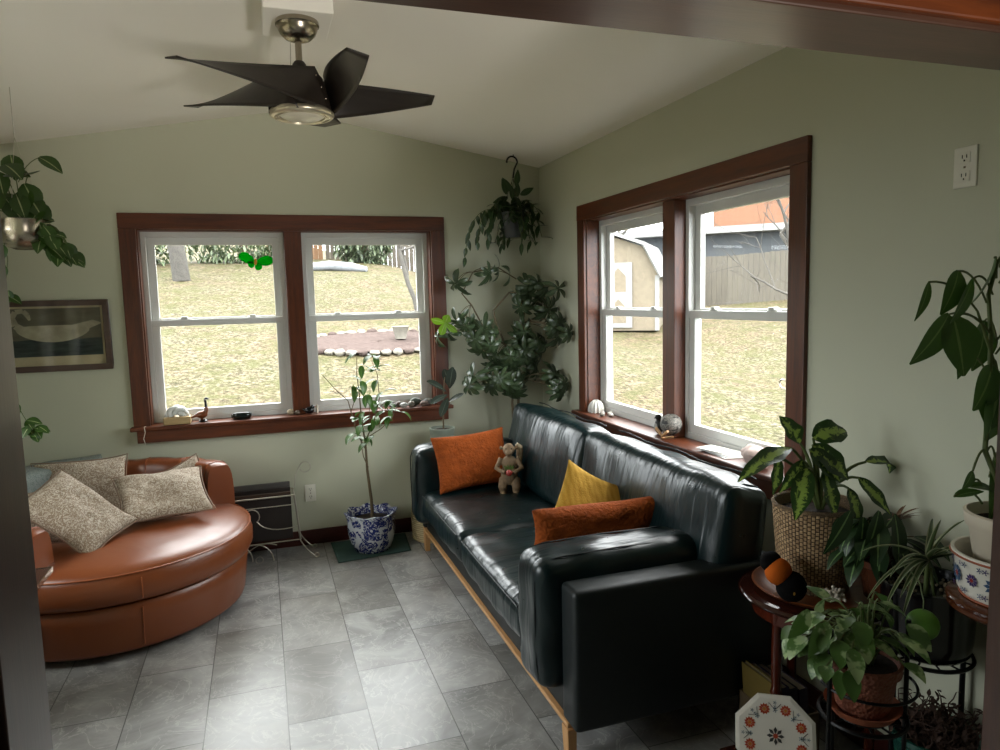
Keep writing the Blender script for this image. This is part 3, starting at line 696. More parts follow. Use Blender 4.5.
# ------------------------------------------------------------------ plants
def whorl(mb, p, d, n, L, W, droop=.9, shape=1, spread=1.15, wav=0, fold=.25):
    """leaflets radiating from a petiole tip"""
    p = V(p); d = V(d).normalized(); s1 = d.orthogonal().normalized(); s2 = d.cross(s1); a0 = rnd(0, 6)
    for k in range(n):
        a_ = a0+2*PI*k/n+rnd(-.15, .15); out = (s1*math.cos(a_)+s2*math.sin(a_))
        dd = (d*math.cos(spread)+out*math.sin(spread))+V((0, 0, -.15)); mb.leaf(p, dd, d, L*rnd(.8, 1.1), W*rnd(.85, 1.1), droop*rnd(.7, 1.3), fold, 5, shape, wav)
def rdir(zl=-.3, zh=1):
    a_ = rnd(0, 2*PI); z = rnd(zl, zh); r = math.sqrt(max(0, 1-min(1, z*z))); return V((r*math.cos(a_), r*math.sin(a_), z))

M['lf_dark'] = leafmat('deep_green_leaf', '#243a1b', '#36502a', .35, None, '#5b7046')
M['lf_mid'] = leafmat('mid_green_leaf', '#30501e', '#4a6e2c', .38, None, '#7f9a5a')
M['lf_schef'] = leafmat('umbrella_tree_leaf', '#2b3a24', '#46573a', .28, None, '#74866a')
M['lf_rubber'] = leafmat('grey_green_leaf', '#262e28', '#3a433a', .25, None, '#707a6c')
M['lf_spots'] = leafmat('yellow_splashed_leaf', '#1f3818', '#2f4c1e', .35, 'splash', '#8fa84c', 40)
M['lf_stripe'] = leafmat('white_edged_leaf', '#3c4f2c', '#4c5f36', .4, 'edge', '#9a9d7c')
M['lf_prayer'] = leafmat('velvet_dark_leaf', '#20351c', '#2e4826', .45, 'rib', '#6f8f56')
M['lf_pothos'] = leafmat('pothos_leaf', '#3c5a28', '#5a7c38', .4, 'spots', '#9db27c', 18)

# camellia in the blue and white pot
PX, PY = -1.335, -.265
pl_ = thing('potted_camellia', (PX, PY, .006), 'young leafy tree in a blue and white scalloped pot below the back window', 'potted plant')
def scal(a_, r, z):
    k = max(0, (z-.15)/.1); return r*(1+.05*k*math.cos(8*a_)), z+.006*k*math.cos(8*a_)
M['bluewhite'] = pattern('blue_scroll_glaze', ('#b9bec4', '#1f2a66', '#b9bec4'), 26, 2.5, .25, .5, .02, w=.13)
MB().lathe([(0, .006), (.11, .006), (.116, .012), (.138, .06), (.152, .12), (.154, .18), (.152, .21), (.164, .25), (.168, .257), (.163, .259), (.145, .24), (.14, .2), (0, .195)], (PX, PY, 0), 64, fn=scal).build('pot', 'bluewhite', pl_)
MB().lathe([(.127, .205), (.08, .212), (0, .216)], (PX, PY, 0), 24).build('soil', 'soil', pl_)
def tube_y(mb, pts, r, y): mb.tube([(x, y+dy, z) for (x, z, dy) in pts], r, 7)
st = MB(); Y = PY
st.tube([(-1.325, Y, .2), (-1.33, Y, .34), (-1.345, Y+.01, .53), (-1.35, Y, .70)], [.012, .007]); st.tube([(-1.35, Y, .70), (-1.37, Y-.01, .88), (-1.375, Y, 1.03), (-1.385, Y, 1.16), (-1.38, Y, 1.27)], [.006, .002])
st.tube([(-1.345, Y, .66), (-1.40, Y+.02, .78), (-1.43, Y+.02, .92), (-1.445, Y+.03, .99), (-1.52, Y+.04, 1.07), (-1.6, Y+.05, 1.17)], [.005, .0015])
st.tube([(-1.34, Y, .55), (-1.37, Y-.02, .63), (-1.385, Y-.03, .75)], [.004, .002])
st.tube([(-1.35, Y, .72), (-1.29, Y-.02, .86), (-1.25, Y-.02, 1.0), (-1.26, Y-.03, 1.16), (-1.29, Y, 1.25)], [.005, .0015]); st.tube([(-1.33, Y, .75), (-1.25, Y-.02, .80), (-1.18, Y-.03, .86), (-1.13, Y-.03, .96)], [.004, .0015])
st.tube([(-1.32, Y, .84), (-1.31, Y+.03, .95), (-1.30, Y+.02, 1.08)], [.003, .001]); st.tube([(-1.43, Y+.02, .92), (-1.40, Y, 1.02), (-1.41, Y, 1.1)], [.003, .001]); st.tube([(-1.25, Y-.02, .94), (-1.2, Y, .98)], [.003, .001])
st.build('stem', 'brownstem', pl_)
lf = MB()
for (x, z) in ((-1.38, 1.3), (-1.30, 1.28), (-1.26, 1.27), (-1.24, 1.2), (-1.3, 1.17), (-1.27, 1.12), (-1.36, 1.12), (-1.4, 1.06), (-1.33, 1.03), (-1.28, .99), (-1.25, .97), (-1.22, 1.04), (-1.17, .97), (-1.22, .91), (-1.15, .93), (-1.36, .92), (-1.31, .87), (-1.38, .83), (-1.32, .79), (-1.37, .76), (-1.41, 1.09), (-1.34, .72), (-1.30, .76), (-1.39, .88), (-1.12, .9), (-1.19, .88), (-1.36, 1.22), (-1.42, .78), (-1.28, .82)):
    for k in range(2):
        d = V((rnd(-1, 1), rnd(-.8, .3), rnd(-.5, .4))); lf.leaf((x+rnd(-.01, .01), Y+rnd(-.05, .03), z), d, (0, 0, 1), rnd(.08, .11), rnd(.04, .052), rnd(.3, 1.2), .3)
lf.build('foliage', 'lf_mid', pl_)

# rubber plant on a tall woven basket behind the far arm
bk_ = MB().lathe([(0, 0), (.13, 0), (.145, .01), (.15, .15), (.14, .30), (.115, .56), (.117, .60), (.111, .603), (.108, .58), (.12, .3), (.13, .02), (0, .015)], (-.905, -.19, 0), 48)
t = NT('seagrass'); v = t.coord(scale=(1, 1, 1)); w1 = t.n('ShaderNodeTexWave', wave_type='BANDS', bands_direction='Z'); w1.inputs['Scale'].default_value = 22; w1.inputs['Distortion'].default_value = 1.5; w1.inputs['Detail Scale'].default_value = 6; t.l(v, w1.inputs['Vector'])
t.bump(w1.outputs['Fac'], .8, .006); M['seagrass'] = t.fin(t.mix(w1.outputs['Fac'], '#a8936a', '#cdbb92'), .8)
o = bk_.build('woven_basket', 'seagrass'); tag(o, 'tall pale woven basket on the floor behind the far sofa arm', 'basket')
MB().lathe([(0, .585), (.107, .585), (.107, .60), (0, .60)], (-.905, -.19, 0), 40).build('lid', 'seagrass', o)
RX_, RY_ = -.82, -.19
rp = thing('rubber_plant', (RX_, RY_, .60), 'small grey leaved rubber plant in a ribbed white pot behind the far sofa arm', 'potted plant')
M['ribpot'] = plain('pale_green_stoneware', '#848d80', .4, var=.15)
MB().lathe([(0, .60), (.055, .60), (.065, .61), (.078, .68), (.083, .735), (.086, .74), (.086, .757), (.078, .757), (.075, .735), (0, .73)], (RX_, RY_, 0), 72, fn=lambda a_, r, z: (r*(1+.02*math.cos(24*a_)) if .61 < z < .735 else r, z)).build('pot', 'ribpot', rp)
MB().lathe([(.076, .738), (.04, .748), (0, .75)], (RX_, RY_, 0), 20).build('soil', 'soil', rp)
MB().tube([(RX_+.01, RY_, .74), (RX_+.012, RY_, .88), (RX_+.02, RY_, 1.02), (RX_+.03, RY_, 1.1)], [.006, .003]).build('stem', 'brownstem', rp)
for (p0, d, L, W, dr) in (((-.78, -.19, 1.0), (-.75, -.3, .6), .17, .085, .3), ((-.76, -.19, 1.02), (.12, -.25, 1), .15, .075, .3), ((-.775, -.19, .98), (-.9, -.6, -.1), .16, .06, .4), ((-.775, -.2, .96), (-.55, -.8, -.6), .17, .06, .3), ((-.77, -.19, .93), (.8, -.2, .5), .12, .045, .2), ((-.76, -.19, 1.03), (-.1, .4, 1), .14, .07, .3)):
    MB().leaf(p0, d, (0, -.5, .8), L, W, dr, .2, 8, 1).build('leaf', 'lf_rubber', rp)

# umbrella tree
SX, SY = -.26, -.17
sf = thing('umbrella_tree', (SX, SY, 0), 'tall umbrella tree with drooping leaflet clusters in the corner behind the sofa', 'potted plant')
MB().lathe([(0, 0), (.10, 0), (.11, .01), (.135, .25), (.145, .26), (.145, .29), (.13, .29), (.125, .26), (0, .25)], (SX, SY, 0), 40).build('pot', 'ivory', sf)
MB().lathe([(.126, .262), (.06, .27), (0, .272)], (SX, SY, 0), 20).build('soil', 'soil', sf)
tk = MB(); fo = MB(); Y = -.22
tk.tube([(SX, SY, .25), (-.265, -.2, .6), (-.275, Y, .9), (-.28, Y, 1.05), (-.25, Y, 1.25), (-.23, Y, 1.45), (-.2, Y, 1.6)], [.013, .006])
tk.tube([(SX-.02, SY, .25), (-.30, -.2, .6), (-.32, Y, .9), (-.30, Y, 1.08), (-.36, Y, 1.3), (-.43, Y-.02, 1.45), (-.44, Y, 1.54), (-.33, Y-.02, 1.66), (-.2, Y, 1.66)], [.010, .005])
tk.tube([(-.36, Y, 1.3), (-.5, Y, 1.4), (-.6, Y-.02, 1.58), (-.66, Y, 1.66), (-.58, Y, 1.80), (-.4, Y, 1.83), (-.27, Y, 1.75)], [.006, .004])
def petiole(p0, p1, n=8, L=.11, W=.042):
    p0, p1 = V(p0), V(p1); m_ = (p0+p1)/2+V((0, 0, .05)); tk.tube(bez(p0, m_, p1, n=6), .0025, 5)
    d = (p1-m_).normalized()+V((0, -.45, .45)); p1.y = min(p1.y, -.14); whorl(fo, p1, d, n, L, W, rnd(1.0, 1.7), 1, rnd(1.1, 1.5))
trunkpts = [V(q_) for q_ in ((-.28, Y, 1.05), (-.25, Y, 1.25), (-.23, Y, 1.45), (-.2, Y, 1.6), (-.36, Y, 1.3), (-.43, Y, 1.45), (-.44, Y, 1.54), (-.5, Y, 1.4), (-.6, Y, 1.58), (-.2, Y, 1.66), (-.58, Y, 1.8))]
CL = [(-.07, 1.45, 8), (-.06, 1.35, 8), (-.08, 1.1, 7), (-.10, 1.0, 7), (-.09, 1.52, 7), (-.49, 1.79, 8), (-.40, 1.82, 4), (-.70, 1.72, 5), (-.72, 1.48, 6), (-.76, 1.40, 5), (-.63, 1.45, 6), (-.60, 1.38, 8), (-.55, 1.42, 9), (-.52, 1.32, 9), (-.48, 1.38, 9), (-.55, 1.28, 7), (-.22, 1.70, 9), (-.15, 1.72, 9), (-.26, 1.63, 8), (-.12, 1.62, 9), (-.08, 1.68, 6), (-.2, 1.56, 8), (-.10, 1.54, 7), (-.3, 1.34, 9), (-.27, 1.27, 9), (-.22, 1.30, 9), (-.1, 1.42, 8), (-.07, 1.40, 8), (-.12, 1.30, 8), (-.16, 1.26, 7),
      (-.54, 1.12, 8), (-.62, 1.10, 8), (-.66, 1.05, 7), (-.50, 1.05, 9), (-.44, 1.18, 8), (-.40, 1.08, 9), (-.38, 1.04, 10), (-.30, 1.04, 10), (-.24, 1.02, 9), (-.33, 1.12, 8), (-.22, 1.1, 8), (-.15, 1.12, 8), (-.1, 1.1, 7), (-.08, 1.0, 6), (-.06, 1.05, 7), (-.45, 1.24, 7), (-.35, 1.2, 7), (-.17, 1.18, 7), (-.25, 1.42, 6)]
for (x, z, n_) in CL:
    p1 = V((x, rnd(-.36, -.2) if x < -.1 else rnd(-.55, -.3), z)); p0 = min(trunkpts, key=lambda q_: (q_-p1).length+(.2 if q_.z > z+.15 else 0)); petiole(p0, p1, n_, rnd(.10, .13), .036)
    for _ in range(1 if rnd(0, 1) < (.3 if z < 1.15 else .5) else 0):
        p2 = p1+V((rnd(-.08, .08), rnd(-.12, .06), rnd(-.07, .05))); petiole(p0, p2, n_, rnd(.09, .12), .034)
for i_, p in enumerate(fo.v):
    if p.x > -.01: p.x = -.01-.02*math.tanh((p.x+.01)*2) if False else -.012
    if p.y > -.03: p.y = -.03
tk.build('stems', 'brownstem', sf); fo.build('foliage', 'lf_schef', sf)
yl = MB(); whorl(yl, (-.79, -.26, 1.47), (-.4, -.6, -.3), 4, .10, .06, .3, 1); yl.build('bright_leaves', leafmat('bright_lime_leaf', '#6a9a1e', '#86b22c'), sf)

# hanging corner plant
HX, HY = -.27, -.2
hp = thing('hanging_plant', (HX, HY, 2.02), 'dark trailing plant in a clear hanging pot on a ceiling hook in the corner', 'hanging plant')
hk = MB(); hk.tube([(HX+.005, HY, 2.585), (HX+.005, HY, 2.57)], .004); hk.tube([(HX+.0, HY, 2.43), (HX+.01, HY, 2.49)]+arc((HX-.005, HY, 2.535), .038, -.35*PI*0, PI*1.05, (1, 0, 0), (0, 0, 1), 12), .006)
hk.build('hook', 'iron', hp)
hw = MB()
for k in range(3):
    a_ = 2*PI*k/3+.4; hw.tube([(HX, HY, 2.43), (HX+.09*math.cos(a_), HY+.09*math.sin(a_), 2.2)], .0018, 5)
hw.build('hanger', 'iron', hp)
MB().lathe([(0, 2.03), (.06, 2.03), (.068, 2.05), (.088, 2.19), (.094, 2.2), (.088, 2.205), (.08, 2.18), (0, 2.17)], (HX, HY, 0), 32).build('pot', plain('smoky_grey_pot', '#3b3f40', .15, var=.2), hp)
fo = MB(); vs_ = MB()
for k in range(26):
    a_ = rnd(0, 2*PI); r0 = rnd(.03, .08); end = V((HX+rnd(.10, .20)*math.cos(a_), HY+rnd(.08, .15)*math.sin(a_), rnd(1.98, 2.22)))
    if end.y > -.05: end.y = -.05
    if end.x > -.05: end.x = -.05
    pts = bez((HX+r0*math.cos(a_), HY+r0*math.sin(a_), 2.19), ((end.x+HX)/2, (end.y+HY)/2, rnd(2.2, 2.42)), end, n=8); vs_.tube(pts, .002, 5)
    for p in pts[2:]: 
        for _ in range(random.choice((1, 1, 2))): fo.leaf(p, V((rnd(-.6, .6), rnd(-.7, .2), rnd(-1, .2))), (0, 0, 1), rnd(.06, .10), rnd(.028, .04), .4, .2, 5)
for end in ((-.63, -.22, 1.9), (-.55, -.25, 2.0), (-.47, -.22, 2.02)):
    pts = bez((HX-.07, HY, 2.2), (end[0]+.05, HY, 2.3), end, n=12); vs_.tube(pts, .002, 5)
    for p in pts[3:]: fo.leaf(p, V((rnd(-.4, .4), rnd(-.5, .2), -1)), (0, -1, 0), rnd(.06, .09), .03, .3, .2, 5)
for p, d in (((HX-.02, HY, 2.34), (-.5, -.3, .7)), ((HX+.02, HY, 2.38), (.15, -.2, 1)), ((HX-.04, HY, 2.3), (-.6, 0, -.2)), ((HX+.05, HY, 2.32), (1, -.2, .5)), ((HX, HY, 2.28), (-.2, -.2, 1)), ((HX-.05, HY, 2.32), (-.3, -.2, 1)), ((HX+.02, HY, 2.3), (.2, 0, 1))):
    fo.leaf(p, d, (0, -1, 0), .11, .045, .3, .2)
vs_.tube([(HX, HY, 2.18), (HX+.005, HY, 2.3), (HX-.01, HY, 2.4)], .003, 5)
for i_, p in enumerate(fo.v):
    if p.x > -.012: p.x = -.012
    if p.y > -.012: p.y = -.012
vs_.build('vines', 'stem', hp); fo.build('foliage', 'lf_dark', hp)

# metal bowl hanging plant on the left
BX, BY = -2.955, -1.0
hb = thing('hanging_pothos', (BX, BY, 1.9), 'heart leaved pothos hanging in a round brushed metal bowl at the upper left', 'hanging plant')
MB().lathe([(0, 1.895), (.035, 1.897), (.072, 1.912), (.1, 1.945), (.11, 1.98), (.109, 2.025), (.113, 2.03), (.107, 2.032), (.1, 2.01), (.09, 1.99), (0, 1.985)], (BX, BY, 0), 48).build('bowl', 'nickel', hb)
MB().lathe([(.084, 1.992), (0, 2.0)], (BX, BY, 0), 20).build('soil', 'soil', hb)
ch = MB(); zc_ = RZ-.176*(RX-BX)-.002
for k in range(3):
    a_ = 2*PI*k/3+.3; ch.tube([(BX, BY, 2.40), (BX+.09*math.cos(a_), BY+.09*math.sin(a_), 2.018)], .0015, 5)
ch.tube([(BX, BY, 2.40), (BX, BY, zc_)], .0015, 5); ch.build('hanger', 'wire', hb)
fo = MB(); vs_ = MB()
def heart(p, d, L, fob=fo, droop=.5): fob.leaf(p, d, (0, -.6, .8), L, L*.72, droop, .18, 7, 0)
for (x, z, y) in ((-.02, .30, 0), (-.07, .22, -.02), (.03, .17, -.03), (.0, .12, -.05), (.05, .10, 0), (-.04, .1, -.06), (.08, .06, -.02), (-.09, .12, 0), (-.12, .25, 0), (-.1, .05, -.08), (.04, .22, .03)):
    p = V((BX+x, BY+y, 2.02+z)); vs_.tube(bez((BX+rnd(-.03, .03), BY, 2.0), (BX+x*.3, BY+y, 2.02+z), p, n=6), .0025, 5)
    heart(p, V((rnd(-.6, .8), rnd(-.6, 0), rnd(-.7, .1))), rnd(.11, .15)); heart(p+V((rnd(-.05, .05), rnd(-.05, .03), rnd(-.06, .03))), V((rnd(-.8, .8), rnd(-.7, 0), rnd(-1, .1))), rnd(.10, .14))
vs_.tube(bez((BX, BY, 2.2), (BX+.03, BY, 2.29), (-2.86, BY, 2.315), n=6), .002, 5); heart((-2.865, BY, 2.315), (.9, -.2, -.45), .115)
for k in range(34):
    x = rnd(.04, .20); z = -.02-1.0*max(0, x-.05)+rnd(-.04, .05)
    p = V((BX+x, BY+rnd(-.08, .06), 2.02+z)); heart(p, V((rnd(-.2, .9), rnd(-.6, 0), rnd(-1, -.1))), rnd(.06, .09))
    vs_.tube(bez((BX+.06, BY-.01, 2.0), (BX+x*.8, BY, 2.05), p, n=5), .0018, 5)
for k in range(10):
    p = V((BX+rnd(-.13, -.05), BY-.09+rnd(-.03, .03), rnd(1.72, 2.05))); heart(p, V((rnd(-.5, .5), -.4, -.8)), rnd(.07, .09))
vn = [(-2.90, -1.08, 1.95), (-3.01, -1.06, 1.85), (-3.05, -1.0, 1.7), (-3.075, -.98, 1.5), (-3.085, -.95, 1.32), (-3.07, -.95, 1.2), (-3.03, -.95, 1.1), (-3.0, -.95, 1.06)]
vn[0] = (BX-.08, -1.03, 2.0); vs_.tube(vn, .0022, 5)
for p in vn[2:]:
    for _ in range(2): heart(V(p)+V((rnd(-.01, .02), 0, rnd(-.05, .03))), V((rnd(-.3, .9), -.3, rnd(-1, -.2))), rnd(.055, .075))
for p in vn[-2:]:
    heart(V(p), V((1, -.2, -.1)), .07); heart(V(p), V((.4, -.2, -.6)), .06)
vs_.build('vines', 'stem', hb); fo.build('foliage', leafmat('pothos_deep_leaf', '#22380f', '#3a5a1c', .4), hb)

# ------------------------------------------------------------------ right hand corner
TX, TY, TR, TZ = -.238, -2.985, .243, .625
rt_ = thing('round_table', (TX, TY, 0), 'round dark mahogany side table at the near end of the sofa', 'table')
MB().lathe([(0, TZ), (TR-.015, TZ), (TR-.004, TZ-.004), (TR, TZ-.012), (TR-.006, TZ-.02), (TR-.02, TZ-.026), (TR-.03, TZ-.03), (0, TZ-.03)], (TX, TY, 0), 72).build('tabletop', plain('polished_mahogany', '#2a110c', .1, var=.25, vs=6), rt_)
MB().lathe([(TR-.05, TZ-.03), (TR-.045, TZ-.075), (TR-.06, TZ-.075), (TR-.06, TZ-.03)], (TX, TY, 0), 48).build('apron', 'mahog', rt_)
for k in range(3):
    a_ = math.radians(190+120*k); x, y = TX+(TR-.065)*math.cos(a_), TY+(TR-.065)*math.sin(a_)
    MB().lathe([(0, 0), (.011, 0), (.014, .03), (.013, .06), (.017, .2), (.015, .3), (.02, .31), (.015, .33), (.018, .45), (.016, .54), (.022, .555), (.022, TZ-.03), (0, TZ-.03)], (x, y, 0), 16).build('leg', 'mahog', rt_)
o = MB().lathe([(0, TZ+.001), (.16, TZ+.001), (.19, TZ+.008), (.203, TZ+.02), (.198, TZ+.022), (.18, TZ+.012), (.15, TZ+.007), (0, TZ+.007)], (TX+.005, TY+.0, 0), 64).build('wooden_tray', wood('tray_wood', '#54280f', '#7a431f', 'x', .35)); tag(o, 'shallow round brown tray on the mahogany table under the wicker pot', 'tray')

# wicker pot with dieffenbachia
WX, WY, WZ = -.225, -2.965, TZ+.008
wk = thing('dumb_cane_plant', (WX, WY, WZ), 'yellow splashed broad leaved plant in a brown wicker pot on the round table', 'potted plant')
def weave(u, v):
    a_ = 2*PI*u; prof = [(.118, 0), (.152, .275)]; z = v*.275; r = .108+.026*v**.8
    r += .0012*math.sin(a_*36)*math.sin(PI*v*23)
    return V((WX+r*math.cos(a_), WY+r*math.sin(a_), WZ+z))
mb = MB(); mb.grid(lambda u, v: weave(u, v), 180, 44, uv=True); mb.lathe([(.134, .275), (.138, .282), (.134, .289), (.126, .285), (.12, .25), (.0, .245)], (WX, WY, WZ), 48); mb.lathe([(0, 0), (.108, 0)], (WX, WY, WZ), 40)
t = NT('wicker'); tc = t.n('ShaderNodeTexCoord'); mp = t.n('ShaderNodeMapping'); mp.inputs['Rotation'].default_value = (0, 0, PI/2); t.l(tc.outputs['UV'], mp.inputs[0])
sx = t.n('ShaderNodeSeparateXYZ'); t.l(tc.outputs['UV'], sx.inputs[0]); cb = t.n('ShaderNodeCombineXYZ'); t.l(t.math('ADD', sx.outputs[0], 2.0), cb.inputs[0]); t.l(t.math('ADD', t.math('MULTIPLY', sx.outputs[1], 3.0), 3.0), cb.inputs[1])
br = t.n('ShaderNodeTexBrick', offset=.5); t.l(cb.outputs[0], br.inputs['Vector'])
for k_, v_ in (('Scale', 1), ('Mortar Size', .008), ('Mortar Smooth', 1), ('Brick Width', .052), ('Row Height', .045)): br.inputs[k_].default_value = v_
br.inputs['Color1'].default_value = lin('#8d6f4c'); br.inputs['Color2'].default_value = lin('#b3946c'); br.inputs['Mortar'].default_value = lin('#3a2a1a')
t.bump(t.math('SUBTRACT', 1.0, br.outputs['Fac']), .9, .006)
mb.build('wicker_pot', t.fin(br.outputs['Color'], .7), wk)
MB().lathe([(.122, .25), (.07, .258), (0, .26)], (WX, WY, WZ), 20).build('soil', 'soil', wk)
fo = MB(); vs_ = MB(); zs = WZ+.25
def dl(p0, p1, L, W, d, up_=(0, -.3, 1), droop=.9):
    p0, p1 = V(p0), V(p1); m_ = (p0*.6+p1*.4)+V((0, 0, .09)); vs_.tube(bez(p0, m_, p1, n=7), [.009, .004], 7); fo.leaf(p1, d, up_, L, W, droop, .22, 10, 0, .15)
c_ = (WX+.02, WY, zs)
dl(c_, (-.36, -3.0, 1.12), .23, .075, (-1, -.15, -.1), droop=.55)
dl(c_, (-.29, -3.02, 1.15), .14, .09, (.75, -.3, .35), (0, -.7, .7), .9)
dl(c_, (-.30, -3.03, 1.13), .16, .08, (.55, -.5, -.55), (0, -1, .3), .5)
dl(c_, (-.32, -3.04, 1.12), .15, .07, (.6, -.4, -.6), (0, -1, .3), .5)
dl(c_, (-.33, -3.02, 1.08), .13, .045, (-.75, -.3, -.6), (0, -.8, .6), .7)
dl(c_, (-.33, -3.04, 1.06), .17, .07, (-.5, -.3, -.9), (-.5, -.8, .3), .2)
dl(c_, (-.27, -3.05, 1.05), .16, .06, (.05, -.4, -1), (0, -1, 0), .2)
dl(c_, (-.1, -3.05, 1.06), .18, .06, (1, -.2, .1), (0, -.4, 1), .7)
dl(c_, (-.16, -3.08, 1.02), .15, .05, (.5, -.5, -.7), (0, -1, .2), .3)
dl(c_, (-.2, -3.08, .99), .13, .05, (.1, -.5, -1), (0, -1, 0), .3)
dl(c_, (-.28, -2.95, 1.12), .11, .07, (-.3, .2, .8), (0, -.8, .3), .6)
dl(c_, (-.40, -2.99, 1.09), .12, .05, (-.4, -.4, -1), (0, -1, 0), .2)
for p in fo.v+vs_.v: p.x = min(p.x, -.01)
vs_.build('stalks', 'stem', wk); fo.build('foliage', 'lf_spots', wk)

# prayer plant in a terracotta pot
QX, QY = -.115, -3.155
pp = thing('prayer_plant', (QX, QY, TZ+.012), 'dark velvet leaved plant in a glazed terracotta pot behind the wicker pot', 'potted plant')
zb = TZ+.013
MB().lathe([(0, zb), (.05, zb), (.062, zb+.01), (.078, zb+.11), (.084, zb+.115), (.084, zb+.135), (.076, zb+.135), (.072, zb+.11), (0, zb+.105)], (QX, QY, 0), 40).build('pot', plain('brown_glaze', '#54301f', .25), pp)
fo = MB(); vs_ = MB()
for k in range(26):
    a_ = rnd(0, 2*PI); r = rnd(.03, .10); p = V((QX+r*math.cos(a_)*1.1-.02, QY+r*math.sin(a_), zb+.15+rnd(0, .13)))
    p.x = min(p.x, -.02); vs_.tube(bez((QX, QY, zb+.1), (QX+.02*math.cos(a_), QY+.02*math.sin(a_), p.z), p, n=5), .002, 5)
    fo.leaf(p, V((math.cos(a_)-.35, math.sin(a_)-.5, rnd(-.7, .3))), (0, 0, 1), rnd(.10, .15), rnd(.045, .065), rnd(.4, 1.1), .2)
for p, d in (((-.20, -3.2, .95), (-.5, -.3, -.8)), ((-.24, -3.18, .93), (-.3, -.3, -1)), ((-.16, -3.22, .94), (-.2, -.5, -1)), ((-.28, -3.17, .95), (-.6, -.2, -.6))): fo.leaf(p, d, (0, -1, .2), .16, .06, .3, .2, 8)
for p in fo.v: p.x = min(p.x, -.012)
vs_.build('stems', 'brownstem', pp); fo.build('foliage', 'lf_prayer', pp)
pk = MB()
for k in range(14): pk.leaf((QX+.01, QY-.02, zb+.26), (rnd(-.5, .8), rnd(-.5, .2), rnd(.2, 1)), (0, 0, 1), rnd(.05, .09), .012, .6, .2, 4)
pk.build('new_shoots', leafmat('pinkish_shoot', '#5e4534', '#7d5a48'), pp)

# plush toy and coral on the tray
KX, KY, KZ = -.425, -3.02, TZ+.02
ps = thing('plush_toy', (KX, KY, KZ-.012), 'black plush toy with an orange band on the tray beside the wicker pot', 'toy')
velv = plain('black_plush', '#0b0a0a', .95, var=.2, bump=.4, bs=200, spec=.1); orf = plain('orange_plush', '#b2561a', .95, var=.25, bump=.4, bs=200, spec=.1)
MB().ball((KX+.03, KY-.035, KZ+.04), (.048, .045, .05), nu=24, nv=16).build('head', velv, ps)
MB().ball((KX+.0, KY-.01, KZ+.085), (.043, .04, .044), nu=24, nv=16).build('body', orf, ps)
MB().ball((KX-.012, KY+.012, KZ+.112), (.036, .03, .034), nu=24, nv=16).build('hood', velv, ps)
MB().ball((KX+.008, KY-.074, KZ+.035), (.004, .002, .006), nu=8, nv=6).build('eye', plain('amber_bead', '#b98a3a', .3), ps)
cr = MB(); cc = V((-.30, -3.135, TZ+.04))
for k in range(26):
    d = rdir(0, 1); p1 = cc+d*rnd(.02, .036); cr.tube([cc, cc+d*.015, p1], [.007, .005, .004], 6); cr.ball(p1, .006, nu=8, nv=6)
o = cr.build('white_coral', plain('coral_white', '#a89f90', .7)); tag(o, 'knobbly white coral piece at the tray edge in front of the wicker pot', 'coral')

# black iron plant stand with its three tiers
sd = thing('plant_stand', (-.33, -3.43, 0), 'black iron tiered plant stand in the right corner', 'plant stand')
T1, T2, T3 = (-.505, -3.45, .51, .105), (-.145, -3.33, .555, .12), (-.17, -3.40, .20, .11)
for (x, y, z, r) in (T1, T2, T3):
    mb = MB(); mb.tube(arc((x, y, z), r, 0, 2*PI, (1, 0, 0), (0, 1, 0), 40), .006, 6); mb.tube(arc((x, y, z), r*.6, 0, 2*PI, (1, 0, 0), (0, 1, 0), 30), .004, 6)
    for k in range(6): a_ = PI*k/6; mb.tube([(x+r*math.cos(a_), y+r*math.sin(a_), z-.004), (x-r*math.cos(a_), y-r*math.sin(a_), z-.004)], .003, 6)
    mb.build('tier', 'iron', sd)
def rod(pts, r=.006): MB().tube(pts, r, 8).build('rod', 'iron', sd)
rod([(-.615, -3.45, 0), (-.615, -3.45, .76)]); rod([(-.39, -3.48, 0), (-.39, -3.48, .76)]); rod([(-.265, -3.33, 0), (-.265, -3.33, .75)], .008); rod([(-.03, -3.36, 0), (-.03, -3.36, .75)], .008); rod([(-.50, -3.345, 0), (-.50, -3.345, .51)])
mb = MB(); mb.tube([(-.615, -3.45, .10), (-.39, -3.48, .10)], .006); mb.tube([(-.39, -3.48, .10), (-.265, -3.33, .10)], .006); mb.tube([(-.265, -3.33, .12), (-.03, -3.36, .12)], .006); mb.build('crossbar', 'iron', sd)
mb = MB()
for k in range(2):
    mb.tube(arc((-.495, -3.45, .60+.0*k), .118, 0, 2*PI, (1, 0, 0), (0, 1, 0), 40), .004, 6)
mb.build('guard_ring', 'iron', sd)

# pothos in terracotta with saucer
AX, AY, AZ = -.505, -3.45, .517
tp = thing('potted_pothos', (AX, AY, AZ), 'bushy variegated pothos in a textured terracotta pot on the iron stand', 'potted plant')
MB().lathe([(0, AZ), (.075, AZ), (.09, AZ+.02), (.094, AZ+.026), (.088, AZ+.024), (.07, AZ+.008), (0, AZ+.006)], (AX, AY, 0), 40).build('saucer', 'terra', tp)
t = NT('dimpled_terracotta'); v = t.coord(); vo = t.n('ShaderNodeTexVoronoi'); vo.inputs['Scale'].default_value = 110; t.l(v, vo.inputs['Vector']); t.bump(vo.outputs['Distance'], 1, .004)
MB().lathe([(0, AZ+.008), (.058, AZ+.008), (.066, AZ+.02), (.08, AZ+.115), (.09, AZ+.12), (.092, AZ+.145), (.084, AZ+.147), (.078, AZ+.13), (0, AZ+.125)], (AX, AY, 0), 48).build('pot', t.fin('#74402c', .7), tp)
MB().lathe([(.08, AZ+.132), (0, AZ+.14)], (AX, AY, 0), 20).build('soil', 'soil', tp)
